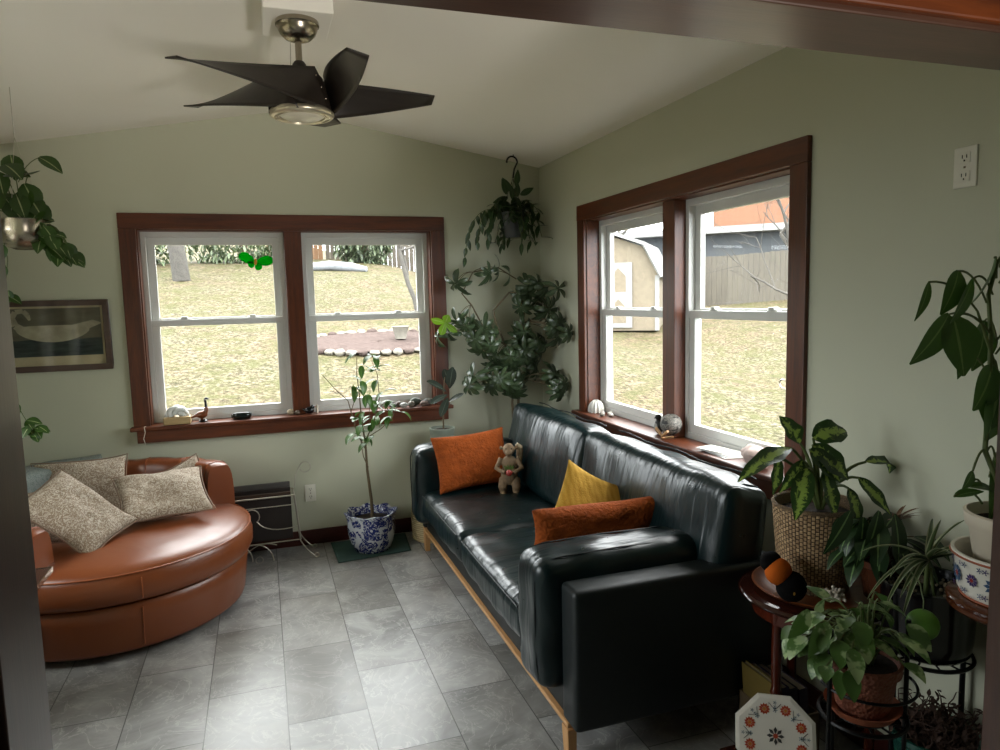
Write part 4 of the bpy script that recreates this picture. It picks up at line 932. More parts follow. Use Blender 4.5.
fo = MB(); vs_ = MB()
for k in range(62):
    a_ = rnd(0, 2*PI); r = rnd(.03, .19); p = V((AX-.02+r*math.cos(a_)*.95, AY+.6*r*math.sin(a_), AZ+.18+rnd(0, .13)-r*.15))
    vs_.tube(bez((AX+rnd(-.03, .03), AY+rnd(-.03, .03), AZ+.13), (p.x*.5+AX*.5, p.y*.5+AY*.5, p.z+.05), p, n=6), .0025, 5)
    if p.x > AX+.11: continue
    fo.leaf(p, V((math.cos(a_), math.sin(a_)-.5, rnd(-.8, .3))), (0, 0, 1), rnd(.06, .085), rnd(.036, .052), rnd(.4, 1.2), .2, 7, 0)
for p, d in (((-.68, -3.44, .82), (-.7, -.2, -.9)), ((-.66, -3.46, .79), (-.5, -.4, -.8)), ((-.42, -3.50, .76), (.5, -.6, -.6))): fo.leaf(p, d, (0, -1, .2), .09, .05, .5, .2)
vs_.build('stems', 'stem', tp); fo.build('foliage', 'lf_pothos', tp)

# black planter with spider plant
bx, by, bz = -.145, -3.33, .562
bp = thing('spider_plant', (bx, by, bz), 'white striped spider plant in a round black planter on the iron stand', 'potted plant')
MB().lathe([(0, bz), (.10, bz), (.112, bz+.012), (.118, bz+.05), (.125, bz+.19), (.13, bz+.2), (.13, bz+.21), (.12, bz+.21), (.114, bz+.18), (0, bz+.175)], (bx, by, 0), 48).build('planter', 'black', bp)
gv = MB()
for k in range(160):
    a_ = rnd(0, 2*PI); r = .11*math.sqrt(rnd(0.1, 1)); gv.ball((bx+r*math.cos(a_), by+r*math.sin(a_), bz+.182), rnd(.003, .006), nu=6, nv=4)
o = gv.build('gravel', plain('pale_gravel', '#8d8168', .8, var=.4, vs=60), bp, merge=0)
fo = MB(); 
sp = V((bx-.03, by-.02, bz+.28)); vs_ = MB(); vs_.tube([(bx-.02, by-.01, bz+.17), sp], [.008, .006])
vs_.tube([(bx-.01, by-.03, bz+.17), sp+V((.01, 0, -.02))], .005)
for d, L, dr in (((-1, -.35, .4), .30, 1.15), ((-1, -.1, .35), .27, 1.1), ((-.9, -.45, .1), .26, .9), ((1, -.5, .6), .25, 1.3), ((.9, -.2, .9), .24, 1.6), ((-.1, -.2, 1), .16, .4), ((.15, -.2, 1), .15, .5), ((.3, -.1, 1), .17, .8), ((-.6, .3, .7), .2, 1.3), ((-.8, -.2, .75), .22, 1.4), ((.5, -.5, .8), .2, 1.2), ((-.3, -.5, .9), .18, 1), ((.4, .3, .8), .2, 1.1), ((-1, .1, .2), .2, 1), ((-.95, -.3, .05), .18, .8)):
    fo.leaf(sp, d, (0, 0, 1), L, .022, dr, .5, 12, 2)
fo.leaf(sp+V((.03, -.05, 0)), (.3, -.9, .2), (0, 0, 1), .32, .04, 2.0, .4, 12, 2)
for p in fo.v: p.x = min(p.x, -.01)
vs_.build('stem', 'stem', bp); fo.build('foliage', 'lf_stripe', bp)
gb = MB().ball((-.335, -3.475, .735), .04, nu=28, nv=18).build('green_ball', plain('matte_green_ball', '#4c7a1c', .55, var=.06)); tag(gb, 'smooth green ball hanging in front of the black planter', 'ornament')
MB().tube([(-.335, -3.475, .77), (-.335, -3.475, .80), (-.32, -3.45, .835), (-.262, -3.36, .84), (-.24, -3.34, .80), (-.235, -3.345, .77)], .0018, 6).build('string', 'stem', gb)

# green pot with dry succulent
gx, gy, gz = -.17, -3.39, .207
gp = thing('dry_plant', (gx, gy, gz), 'tangled reddish dry plant in a teal glazed pot on the lowest tier', 'potted plant')
MB().lathe([(0, gz), (.075, gz), (.085, gz+.01), (.108, gz+.08), (.112, gz+.12), (.118, gz+.125), (.118, gz+.14), (.108, gz+.14), (.102, gz+.11), (0, gz+.105)], (gx, gy, 0), 48).build('pot', plain('teal_glaze', '#1f4a40', .2, var=.3, vs=12), gp)
MB().lathe([(.104, gz+.112), (0, gz+.12)], (gx, gy, 0), 20).build('soil', 'soil', gp)
tw = MB()
for k in range(110):
    a_ = rnd(0, 2*PI); r = rnd(0, .09); p = V((gx+r*math.cos(a_), gy+r*math.sin(a_), gz+.115)); pts = [p]; d = V((math.cos(a_)*.4, math.sin(a_)*.4, 1))
    for j in range(6): d = (d+rdir(-1, 1)*.6).normalized(); p = p+d*rnd(.012, .024); pts.append(p)
    tw.tube(pts, [.003, .0015], 5); 
    for j in (2, 4, 6): tw.leaf(pts[j], rdir(-.4, 1), (0, 0, 1), .022, .012, .3, .2, 3)
for p in tw.v: p.x = min(p.x, -.01); p.z = min(p.z, .53)
tw.build('twigs', plain('dry_reddish_stem', '#3e2a20', .8, var=.4, vs=40), gp)

# pedestal table with painted planter and the tall pothos
dx, dy, dz = -.155, -3.575, .82
pt = thing('pedestal_table', (dx, dy, 0), 'small turned mahogany pedestal table against the right wall by the doorway', 'table')
MB().lathe([(0, dz), (.138, dz), (.145, dz-.006), (.138, dz-.012), (.133, dz-.02), (.141, dz-.028), (.133, dz-.036), (.12, dz-.042), (.08, dz-.05), (.045, dz-.06), (0, dz-.06)], (dx, dy, 0), 56).build('tabletop', plain('orange_mahogany', '#4c2614', .15, var=.2), pt)
MB().lathe([(0, .10), (.03, .10), (.04, .14), (.022, .2), (.02, .34), (.034, .40), (.036, .44), (.022, .5), (.020, .58), (.030, .64), (.044, .69), (.046, .72), (.03, .75), (.04, .775), (0, .778)], (dx, dy, 0), 32).build('column', plain('turned_mahogany', '#54301a', .15, var=.2), pt)
for k in range(3):
    a_ = math.radians(60+120*k); ca, sa = math.cos(a_), math.sin(a_)
    MB().tube(bez((dx, dy, .13), (dx+.08*ca, dy+.08*sa, .12), (dx+.13*ca, dy+.13*sa, .012), n=8), [.02, .01], 8).build('foot', 'mahog', pt)
pz_ = dz+.001
pt2 = thing('painted_planter', (dx, dy, pz_), 'square-shouldered planter painted with blue and red flowers on the pedestal table', 'planter')
prf = [(0, pz_), (.10, pz_), (.112, pz_+.006), (.12, pz_+.02), (.128, pz_+.10), (.136, pz_+.108), (.136, pz_+.12), (.128, pz_+.12), (.12, pz_+.1), (.11, pz_+.03), (0, pz_+.02)]
MB().lathe(prf, (dx, dy, 0), 56).build('planter_body', 'marble', pt2)
def flower3(mbs, c, n, u, w_, r, pet, cols):
    """flat inlaid flower: c centre, n outward normal, u/w_ in-plane axes"""
    for k in range(pet):
        a_ = 2*PI*k/pet; d = u*math.cos(a_)+w_*math.sin(a_); s_ = w_*math.cos(a_)-u*math.sin(a_)
        mbs[0].add([c+d*r*.2+n*.0006, c+d*r*.65+s_*r*.2+n*.0006, c+d*r+n*.0006, c+d*r*.65-s_*r*.2+n*.0006], [(0, 1, 2, 3)])
    m_ = 10; mbs[1].add([c+n*.0010]+[c+n*.0010+(u*math.cos(2*PI*k/m_)+w_*math.sin(2*PI*k/m_))*r*.28 for k in range(m_)], [(0, k+1, (k+1) % m_+1) for k in range(m_)])
pa, pb, pd = MB(), MB(), MB()
for k in range(14):
    a_ = 2*PI*k/14+.35; n = V((math.cos(a_), math.sin(a_), -.08)).normalized(); c = V((dx+.1265*math.cos(a_), dy+.1265*math.sin(a_), pz_+.06)); u = V((-math.sin(a_), math.cos(a_), 0)); w_ = n.cross(u)
    (flower3)((pa if k % 2 else pd, pb), c, n, u, w_, .026 if k % 2 else .018, 10, None)
    for s_ in (-1, 1):
        for h_ in (-.034, .034): flower3((pd if k % 2 else pa, pd), c+u*s_*.022+w_*h_, n, u, w_, .009, 5, None)
pa.build('blue_petals', plain('cobalt_paint', '#2c4a6a', .4), pt2, smooth=False, merge=0); pb.build('red_centres', plain('red_paint', '#8f2c22', .4), pt2, smooth=False, merge=0); pd.build('violet_petals', plain('violet_paint', '#3a2a5c', .4), pt2, smooth=False, merge=0)
mb = MB()
for z in (pz_+.004, pz_+.112): mb.tube(arc((dx, dy, z), .113 if z < pz_+.05 else .1365, 0, 2*PI, (1, 0, 0), (0, 1, 0), 48), .003, 6)
mb.build('rim_band', 'terra', pt2)
tq = thing('tall_pothos', (dx, dy, pz_+.022), 'tall arching pothos in a cream pot standing inside the painted planter', 'potted plant')
q0 = pz_+.022
MB().lathe([(0, q0), (.068, q0), (.075, q0+.005), (.10, q0+.16), (.108, q0+.165), (.113, q0+.2), (.105, q0+.203), (.098, q0+.17), (0, q0+.165)], (dx-.0, dy, 0), 48).build('pot', 'ivory', tq)
MB().lathe([(.1, q0+.172), (0, q0+.18)], (dx, dy, 0), 20).build('soil', 'soil', tq)
fo = MB(); vs_ = MB(); yy = -3.52
main = [(dx, dy, q0+.17), (-.20, yy, 1.2), (-.195, yy, 1.35), (-.20, yy, 1.5), (-.215, yy, 1.6), (-.19, yy, 1.68), (-.15, yy, 1.72)]
vs_.tube(main, [.007, .004], 8)
vs_.tube([(dx+.02, dy, q0+.17), (-.15, yy, 1.25), (-.17, yy, 1.4), (-.22, yy, 1.5), (-.25, yy, 1.56)], [.006, .003], 7)
def tl(p0, p1, L, W, d, up_=(0, -1, .2), dr=.5):
    p0, p1 = V(p0), V(p1); vs_.tube(bez(p0, (p0+p1)/2+V((0, 0, .045)), p1, n=7), .0028, 6); fo.leaf(p1, d, up_, L, W, dr, .22, 9, 0)
tl((-.25, yy, 1.56), (-.415, yy, 1.635), .10, .028, (-.35, -.2, -1))
tl((-.22, yy, 1.58), (-.32, yy, 1.66), .12, .065, (-.5, -.3, -.9))
tl((-.2, yy, 1.6), (-.27, yy, 1.64), .15, .05, (-.7, -.3, -.75), (.4, -.8, .2), .2)
tl((-.2, yy, 1.5), (-.345, yy, 1.555), .16, .07, (-.75, -.2, -.85), (.2, -.9, .3), .5)
tl((-.2, yy, 1.5), (-.33, yy, 1.55), .15, .10, (.02, -.3, -1), (-.3, -.9, .2), .2)
tl((-.19, yy, 1.38), (-.30, yy, 1.46), .07, .04, (.0, -.2, -1))
tl((-.19, yy, 1.64), (-.20, yy, 1.69), .15, .05, (-.45, -.2, -1), (.7, -.6, 0))
tl((-.17, yy, 1.4), (-.19, yy, 1.42), .13, .09, (-.5, -.3, -.8))
tl((-.17, yy, 1.35), (-.165, yy, 1.40), .15, .11, (-.35, -.3, -1), (-.4, -.9, .2))
tl((-.16, yy, 1.3), (-.17, yy, 1.36), .14, .10, (-.25, -.3, -1))
tl((-.19, yy, 1.2), (-.16, yy, 1.17), .16, .075, (-.1, -.3, -1))
tl((-.19, yy, 1.2), (-.24, yy, 1.15), .06, .03, (-.6, -.3, -.6)); tl((-.2, yy, 1.1), (-.25, yy, 1.11), .10, .035, (.9, -.3, .1), (0, -.5, 1), .8)
tl((-.2, yy, 1.06), (-.30, yy, 1.09), .08, .03, (.7, -.3, .3), (0, -.5, 1), .5)
for k in range(9):
    p = V((rnd(-.14, -.04), yy+rnd(-.08, .08), rnd(1.15, 1.72))); tl((-.18, yy, p.z-.04), p, rnd(.11, .15), rnd(.06, .09), (rnd(-.6, .4), -.3, -1))
for p in fo.v: p.x = min(p.x, -.01)
vs_.build('stems', 'stem', tq); fo.build('foliage', 'lf_mid', tq)

# octagonal inlaid marble plate leaning against the table leg
oc = thing('marble_plate', (-.555, -3.19, .165), 'octagonal white marble plate inlaid with a ring of red flowers beside the pothos stand', 'plate')
st8 = MB().rbox((-.50, -3.13, .0825), (.26, .24, .163), .006, 4).build('footstool', 'dark_x'); tag(st8, 'low dark wooden block stool under the marble plate', 'stool')
nn = V((-.52, -.80, .36)).normalized(); ux = V((0, 0, 1)).cross(nn).normalized(); wy = nn.cross(ux); R8 = .125; cO = V((-.555, -3.19, .165))+wy*(R8*.924)
def octp(r, off, n_=8): return [cO+nn*off+ux*r*math.cos(PI/8+2*PI*k/8)+wy*r*math.sin(PI/8+2*PI*k/8) for k in range(8)]
A_, B_, C_ = octp(R8, -.006), octp(R8, .004), octp(R8-.012, .007)
mb = MB(); mb.add(A_+B_+C_, [tuple(range(8))[::-1], tuple(range(16, 24))]+[(k, (k+1) % 8, 8+(k+1) % 8, 8+k) for k in range(8)]+[(8+k, 8+(k+1) % 8, 16+(k+1) % 8, 16+k) for k in range(8)])
mb.build('plate', 'marble', oc, smooth=False)
fa, fb, fc, fd_ = MB(), MB(), MB(), MB()
for k in range(8):
    a_ = 2*PI*k/8+.39; c = cO+nn*.0072+ux*.080*math.cos(a_)+wy*.080*math.sin(a_); flower3((fa, fb), c, nn, ux, wy, .0175, 11, None)
    a2 = a_+PI/8
    for (dr_, rr) in ((.094, .006), (.073, .008), (.083, .005)):
        c = cO+nn*.0072+ux*dr_*math.cos(a2)+wy*dr_*math.sin(a2); flower3((fc, fd_), c, nn, ux, wy, rr, 5, None)
    pts = [cO+nn*.0078+ux*(.094-.017*math.sin(PI*j/8))*math.cos(a_+.2+.38*j/8)+wy*(.094-.017*math.sin(PI*j/8))*math.sin(a_+.2+.38*j/8) for j in range(9)]
    fd_.tube(pts, .0008, 4)
flower3((fd_, fa), cO+nn*.0072, nn, ux, wy, .026, 8, None)
fa.build('red_petals', plain('red_inlay', '#a5462f', .4), oc, smooth=False, merge=0); fb.build('yellow_centres', plain('amber_inlay', '#b9813c', .4), oc, smooth=False, merge=0)
fc.build('blue_petals', plain('blue_inlay', '#4f7284', .4), oc, smooth=False, merge=0); fd_.build('dark_vines', plain('dark_inlay', '#3a3a38', .4), oc, smooth=False, merge=0)

# crate with books under the table
cr_ = thing('book_crate', (-.26, -3.0, 0), 'low brown cardboard box of books under the round table', 'box')
mb = MB(); X0, X1, Y0, Y1 = -.37, -.205, -2.99, -2.77
for b_ in ((X0, X1, Y0, Y0+.006, 0, .18), (X0, X1, Y1-.006, Y1, 0, .18), (X0, X0+.006, Y0, Y1, 0, .18), (X1-.006, X1, Y0, Y1, 0, .18), (X0, X1, Y0, Y1, 0, .006)): mb.box(*b_)
mb.build('box', plain('brown_card', '#5a4a33', .85), cr_, smooth=False)
for k, (cx_, col, lab, wd) in enumerate(((-.345, '#6d5c2c', 'ochre covered book, outermost left in the box under the table', .02), (-.318, '#211c35', 'dark violet book second from the left in the box under the table', .028), (-.284, '#15151a', 'black book third from the left in the box under the table', .03), (-.244, '#2b2230', 'dark plum book, rightmost of the books in the box', .035))):
    bkk = thing('book', (cx_, -2.88, .008), lab, 'book', 'books in the box under the round table')
    Mx = xf((cx_, -2.88, .008), 0, math.radians(-4), 0)
    w_ = wd/2; h_ = .29-.01*k
    mb = MB(); mb.box(-w_, -w_+.003, -.09, .09, 0, h_, Mx); mb.box(w_-.003, w_, -.09, .09, 0, h_, Mx); mb.box(-w_, w_, -.093, -.09, 0, h_, Mx)
    mb.build('cover', plain('cover%d' % k, col, .5), bkk, smooth=False)
    MB().box(-w_+.003, w_-.003, -.088, .086, .004, h_-.005, Mx).build('pages', plain('page_block', '#a89f8c', .8), bkk, smooth=False)
# ------------------------------------------------------------------ window sill pieces
ZB, ZR = WB[2]+.001, WR[2]+.001
nb = thing('napkin_holder', (-2.47, -.005, ZB), 'pale wooden block holding folded white paper at the left end of the back sill', 'holder')
bevel(MB().box(-2.555, -2.40, -.05, .04, ZB, ZB+.045).build('block', wood('pale_block', '#9b8358', '#b39a6d', 'x', .6), nb, smooth=False), .004)
def fan_(u, v):
    a_ = PI*v; r = .062*(.25+.75*u); return V((-2.478+r*1.05*math.cos(a_), -.005+.012*math.sin(u*9+v*14), ZB+.045+r*1.05*math.sin(a_)))
o = MB().grid(fan_, 12, 20).build('paper', plain('white_paper', '#d2d4cf', .9), nb); md = o.modifiers.new('s', 'SOLIDIFY'); md.thickness = .02; md.offset = 0
gs = V((-2.33, .0, ZB)); go = thing('goose_figurine', gs, 'small brown goose figurine with a black neck on the back sill', 'figurine')
MB().lathe([(0, 0), (.026, 0), (.028, .006), (.02, .014), (0, .016)], gs, 20).build('stand', 'black', go)
blobthing([('b', gs+V((-.005, 0, .045)), (.035, .022, .024)), ('t', [gs+V((-.03, 0, .045)), gs+V((-.055, 0, .035)), gs+V((-.07, 0, .028))], [.014, .008, .004]), ('t', [gs+V((.012, 0, .05)), gs+V((.022, 0, .075)), gs+V((.023, 0, .095))], [.017, .014, .010]), ('t', [gs+V((-.006, 0, .03)), gs+V((-.006, 0, .008))], [.008, .007])], 'body', plain('brown_glass_feather', '#6e3a1a', .3, var=.35, vs=40), go, .003)
blobthing([('t', [gs+V((.022, 0, .088)), gs+V((.021, 0, .115)), gs+V((.018, 0, .14))], [.010, .008, .008]), ('b', gs+V((.026, 0, .145)), (.013, .009, .009)), ('t', [gs+V((.03, 0, .145)), gs+V((.047, 0, .142))], [.006, .003])], 'neck', 'black', go, .003)
MB().ball(gs+V((.024, -.001, .139)), (.009, .0095, .005), nu=12, nv=8).build('cheek_patch', 'white', go)
o = MB().lathe([(0, 0), (.05, 0), (.06, .008), (.064, .03), (.06, .036), (.052, .034), (.05, .014), (0, .01)], (-2.10, .0, ZB), 36, fn=lambda a_, r, z: (r*(1-.35*abs(math.sin(a_))**2), z)).build('oval_dish', plain('dark_green_glass', '#101a17', .15)); tag(o, 'dark oval glass dish on the back sill under the left pane', 'dish')
def stone(name, c, r, col, label, seed, grp=None, cat='stone', rough=.7):
    o = MB().ball(c, r, nu=18, nv=12, fn=lambda d: 1+.25*noise.noise(d*1.7+V((seed, 0, 0)))).build(name, plain(name+'_%d' % seed, col, rough, var=.25, vs=50)); 
    mn = min((v_.co.z for v_ in o.data.vertices)); return tag(o, label, cat, grp)
stone('stone', (-1.795, .02, ZB+.019), (.024, .02, .019), '#a3947a', 'rounded tan stone left of the back mullion on the sill', 3)
stone('stone', (-1.752, .0, ZB+.014), (.017, .016, .014), '#5f5040', 'small brown stone beside the tan one on the back sill', 5)
bd_ = thing('bird_figurine', (-1.675, -.02, ZB), 'small black bird figurine in front of the back mullion', 'figurine')
blobthing([('b', (-1.675, -.02, ZB+.026), (.032, .022, .025)), ('b', (-1.655, -.02, ZB+.048), (.015, .013, .013)), ('t', [(-1.70, -.02, ZB+.028), (-1.72, -.02, ZB+.04)], [.01, .004])], 'body', 'black', bd_, .003)
MB().tube([(-1.642, -.02, ZB+.048), (-1.632, -.02, ZB+.047)], [.004, .001], 6).build('beak', 'terra', bd_)
cn = MB().lathe([(0, 0), (.008, 0), (.008, .05), (.004, .055), (.0015, .062), (0, .062)], (-1.625, .0, ZB), 14).build('candle_stub', 'ivory'); tag(cn, 'short pale candle stub right of the black bird on the back sill', 'candle')
for i, (x, y, r, col, lab) in enumerate(((-1.12, -.02, (.022, .018, .017), '#2f2c28', 'dark stone, leftmost of the stones at the right end of the back sill'), (-1.075, .02, (.024, .02, .019), '#57504a', 'grey brown stone behind the pale one on the back sill'), (-1.045, -.03, (.028, .02, .017), '#a9a9a4', 'smooth pale oval stone near the right end of the back sill'), (-.99, -.02, (.024, .022, .02), '#77756c', 'grey stone just right of the pale oval one'), (-.955, .02, (.04, .025, .028), '#3c443a', 'large dark greenish rock near the right end of the back sill'), (-.90, -.02, (.03, .022, .018), '#6a5a50', 'flat brown stone under the rubber plant leaves'), (-.865, .02, (.035, .024, .024), '#4c4d48', 'grey rock at the far right end of the back sill'))):
    stone('stone', (x, y, ZB+r[2]), r, col, lab, 11+i, 'stones at the right end of the back sill')
cd_ = MB().tube([(-2.655, -.04, ZB+.002), (-2.66, -.074, ZB+.002), (-2.655, -.078, ZB-.03), (-2.668, -.072, ZB-.07), (-2.66, -.066, ZB-.11)], .0022, 6).build('cord', 'white'); tag(cd_, 'thin white cord hanging over the left end of the back sill', 'cord')
# butterfly sun catcher on the upper left pane
by_ = .13; bf = thing('butterfly_suncatcher', (-1.957, by_-.001, 1.86), 'bright green butterfly sun catcher stuck on the upper left back pane', 'ornament')
t = NT('green_film'); t.b.inputs['Transmission Weight'].default_value = 0; tr = t.n('ShaderNodeBsdfTranslucent'); tr.inputs['Color'].default_value = (.0, .30, .02, 1); df = t.n('ShaderNodeBsdfDiffuse'); df.inputs['Color'].default_value = (.0, .22, .015, 1)
mx = t.n('ShaderNodeMixShader'); mx.inputs[0].default_value = .6; t.l(df.outputs[0], mx.inputs[1]); t.l(tr.outputs[0], mx.inputs[2]); t.l(mx.outputs[0], t.out.inputs['Surface']); film = t.m
bc_ = V((-1.957, by_, 1.895)); 
for s_, (ang, L, W) in ((0, (152, .105, .062)), (1, (8, .105, .062)), (2, (205, .045, .045)), (3, (-60, .05, .045))):
    a_ = math.radians(ang); d = V((math.cos(a_), 0, math.sin(a_))); e = V((-math.sin(a_), 0, math.cos(a_))); n_ = 22; pts = []
    for k in range(n_):
        q_ = 2*PI*k/n_; r_ = math.sin(q_)*W/2*(1-.25*math.cos(q_)); pts.append(bc_+d*(L*.5*(1-math.cos(q_))+.006)+e*r_)
    m_ = len(pts); mb = MB(); mb.add([p+V((0, -.0015, 0)) for p in pts]+pts, [tuple(range(m_)), tuple(range(m_, 2*m_))[::-1]]+[(k, (k+1) % m_, m_+(k+1) % m_, m_+k) for k in range(m_)]); mb.build('wing', film, bf, smooth=False)
MB().ball(bc_+V((0, -.002, .004)), (.009, .0022, .022), nu=14, nv=10).build('body', plain('amber_film', '#d08a1c', .5), bf)

# right sill
sh = MB(); sc_ = V((.035, -.81, ZR))
def shell_(u, v):
    a_ = 2*PI*u; b_ = PI*.5*v; r = .062*(1+.09*math.sin(a_*13)*math.sin(b_)); return sc_+V((r*math.sin(b_)*math.cos(a_)*.75, r*math.sin(b_)*math.sin(a_), r*1.25*math.cos(b_)+.0))
sh.grid(shell_, 104, 12, cu=True); sh.disc(sc_, .05)
o = sh.build('scallop_shell', plain('shell_white', '#c9c7c0', .5)); tag(o, 'ribbed white shell at the far end of the side window sill', 'shell')
for k, (x, y) in enumerate(((.02, -.93), (.05, -.965), (-.01, -.98), (.03, -1.02))):
    o = MB().ball((x, y, ZR+.011), (.018, .016, .011), nu=14, nv=8, fn=lambda d: 1+.3*noise.noise(d*2+V((k*3, 0, 0)))).build('seashell', plain('seashell%d' % k, ['#8f8a80', '#b5b0a5', '#6e675e', '#a09a90'][k], .4)); tag(o, '%s small seashell beside the big white one on the side sill' % ['grey', 'pale', 'dark brown', 'beige'][k], 'shell', 'small seashells on the side sill')
pg_ = V((.01, -1.60, ZR)); pn = thing('penguin_figurine', pg_, 'dark bird figurine with a pale chest on the side sill before the mullion', 'figurine')
blobthing([('b', pg_+V((0, 0, .04)), (.026, .024, .04)), ('b', pg_+V((-.006, 0, .088)), (.017, .016, .018)), ('t', [pg_+V((-.015, 0, .09)), pg_+V((-.035, -.005, .085))], [.007, .002]), ('t', [pg_+V((0, .02, .065)), pg_+V((.0, .036, .03))], [.01, .006]), ('t', [pg_+V((0, -.02, .065)), pg_+V((.0, -.036, .03))], [.01, .006])], 'body', plain('slate_figurine', '#26241f', .4, var=.4, vs=40), pn, .003)
MB().ball(pg_+V((-.012, 0, .036)), (.018, .017, .028), nu=16, nv=10).build('chest', plain('pale_chest', '#8f8c84', .5), pn)
gd = V((.0, -1.715, ZR)); ge = thing('geode_ball', gd, 'mottled dark stone ball cradled in a pale wooden stand on the side sill', 'ornament')
MB().ball(gd+V((.01, 0, .068)), .055, nu=28, nv=18, fn=lambda d: 1+.04*noise.noise(d*5)).build('ball', pattern('mottled_stone', ('#4f4c48', '#8c867c', '#2a2826'), 60, 2, .6, .5, .6, w=.05), ge)
mb = MB(); mb.box(-.006, .006, -.07, .005, 0, .012, xf(gd+V((-.045, .0, .004)), math.radians(-32))); mb.box(-.006, .006, -.005, .07, 0, .012, xf(gd+V((-.045, .0, .004)), math.radians(32))); mb.box(-.04, .04, -.008, .008, 0, .008, xf(gd+V((-.01, 0, 0))))
bevel(mb.build('stand', 'oak_y', ge, smooth=False), .002)
pp_ = thing('paper_stack', (.0, -2.14, ZR), 'small stack of white papers on the side sill behind the plant leaves', 'papers')
for k in range(4):
    MB().box(-.05, .05, -.10, .10, .004*k, .004*k+.0035, xf((.015, -2.14+.008*k, ZR), 0, 0, .1*k-.1)).build('sheet', plain('sheet%d' % k, ['#cfcfcb', '#c5c8c8', '#d4d2cc', '#cccac2'][k], .7), pp_, smooth=False)
stone('quartz_rock', (.0, -2.38, ZR+.040), (.045, .075, .044), '#b7a198', 'chunky pale pink rock at the near end of the side sill', 31, None, 'rock', .5)
# thermometer hook outside the near pane
th = thing('window_hook', (.21, -2.32, 1.19), 'small grey hook fixed outside the near side window pane', 'hook')
MB().tube([(.162, -2.40, 1.23), (.21, -2.37, 1.235), (.215, -2.33, 1.20), (.215, -2.30, 1.195)]+arc((.215, -2.285, 1.215), .02, -PI/2, PI*.7, (0, 1, 0), (0, 0, 1), 8), .004, 6).build('arm', 'wire', th)
MB().ball((.163, -2.40, 1.23), (.004, .014, .014)).build('mount', 'wire', th)

# ------------------------------------------------------------------ outside
def sm(x, a_, b_): t_ = max(0, min(1, (x-a_)/(b_-a_))); return t_*t_*(3-2*t_)
def H(x, y):
    k = .19-.098*sm(x, 1, 7.5); yy = max(0, y-.5); yy = yy if yy < 17 else 17+(yy-17)*.5
    return -.4+k*yy+.12*max(0, x-7)*sm(y, -6, 8)
g = MB()
def gp_(u, v):
    x = -30+75*u; y = -14+64*v; return V((x, y, H(x, y)+.05*noise.noise(V((x*.5, y*.5, 0)))))
g.grid(gp_, 110, 100)
t = NT('winter_lawn'); v = t.coord(); n1 = t.noise(v, 16, 7, .75); n2 = t.noise(v, .45, 3); n3 = t.noise(v, 3, 5, .7)
c = t.ramp(n1, [(.40, '#242217'), (.5, '#464130'), (.60, '#6c6656')]); c = t.mix(t.ramp(n2, [(.4, (0, 0, 0)), (.62, (.7, .7, .7))]), c, t.ramp(n1, [(.41, '#2d2419'), (.59, '#655746')]))
c = t.mix(t.ramp(n3, [(.42, (0, 0, 0)), (.62, (.75, .75, .75))]), c, '#3a3c1f')
t.bump(n1, .8, .04); lawn = t.fin(c, .9, 0, .1)
o = g.build('lawn', lawn); o['kind'] = 'structure'
# strip of ground wood wall: cut the lawn below the room is not needed, it lies under the floor
def onground(x, y, d=.05): return H(x, y)-d
# trees
def tree(base, h, r, label, seed, depth=6, spread=.5, name='bare_tree', lean=(0, 0), bend=.25):
    rn = random.Random(seed); mb = MB()
    def br(p, d, L, r_, k):
        pts = [p]; q_ = p.copy(); dd = d.copy(); n_ = 5 if k else 7
        for i in range(n_): dd = (dd+V((rn.uniform(-1, 1), rn.uniform(-1, 1), rn.uniform(-.5, .8)))*bend*.5).normalized(); q_ = q_+dd*L/n_; pts.append(q_)
        mb.tube(pts, [r_, r_*.55], 8 if k < 2 else (5 if k < 4 else 3), cap=k == 0)
        if k < depth:
            for j in range(rn.choice((2, 3)) if k else 5):
                m_ = rn.randint(2, len(pts)-1); s_ = V((rn.uniform(-1, 1), rn.uniform(-1, 1), rn.uniform(-.5, .9))).normalized()
                br(pts[m_], (dd+s_*(spread+1)).normalized(), L*rn.uniform(.55, .8), r_*.5, k+1)
    br(V((base[0], base[1], onground(*base[:2]))), V((lean[0], lean[1], 1)).normalized(), h, r, 0)
    o = mb.build(name, plain('grey_bark%d' % seed, '#36332e', .9, var=.3, vs=10), merge=0); tag(o, label, 'tree', 'bare trees in the yard')
tree((-3.75, 14.6), 4.5, .21, 'bare tree with a thick grey trunk seen through the upper left back pane', 1, 5)
tree((1.15, 9.6), 2.6, .055, 'thin bare tree spreading twigs behind the right back pane', 2, 6, .8, bend=.5, lean=(-.35, 0))
tree((10.0, 7.8), 2.6, .07, 'bare branching tree in front of the fence behind the near side pane', 3, 6, .8, bend=.5)
tree((17.5, 7.0), 3.0, .08, 'bare tree farther right before the fence', 4, 6, .8, bend=.5)
tree((9.6, 18.3), 4.0, .12, 'bare tree rising behind the shed', 5, 6, .8, bend=.5)
tree((11.9, 10.6), 2.4, .045, 'slender bare tree with dense twigs close to the weathered fence', 9, 7, .8, bend=.5)
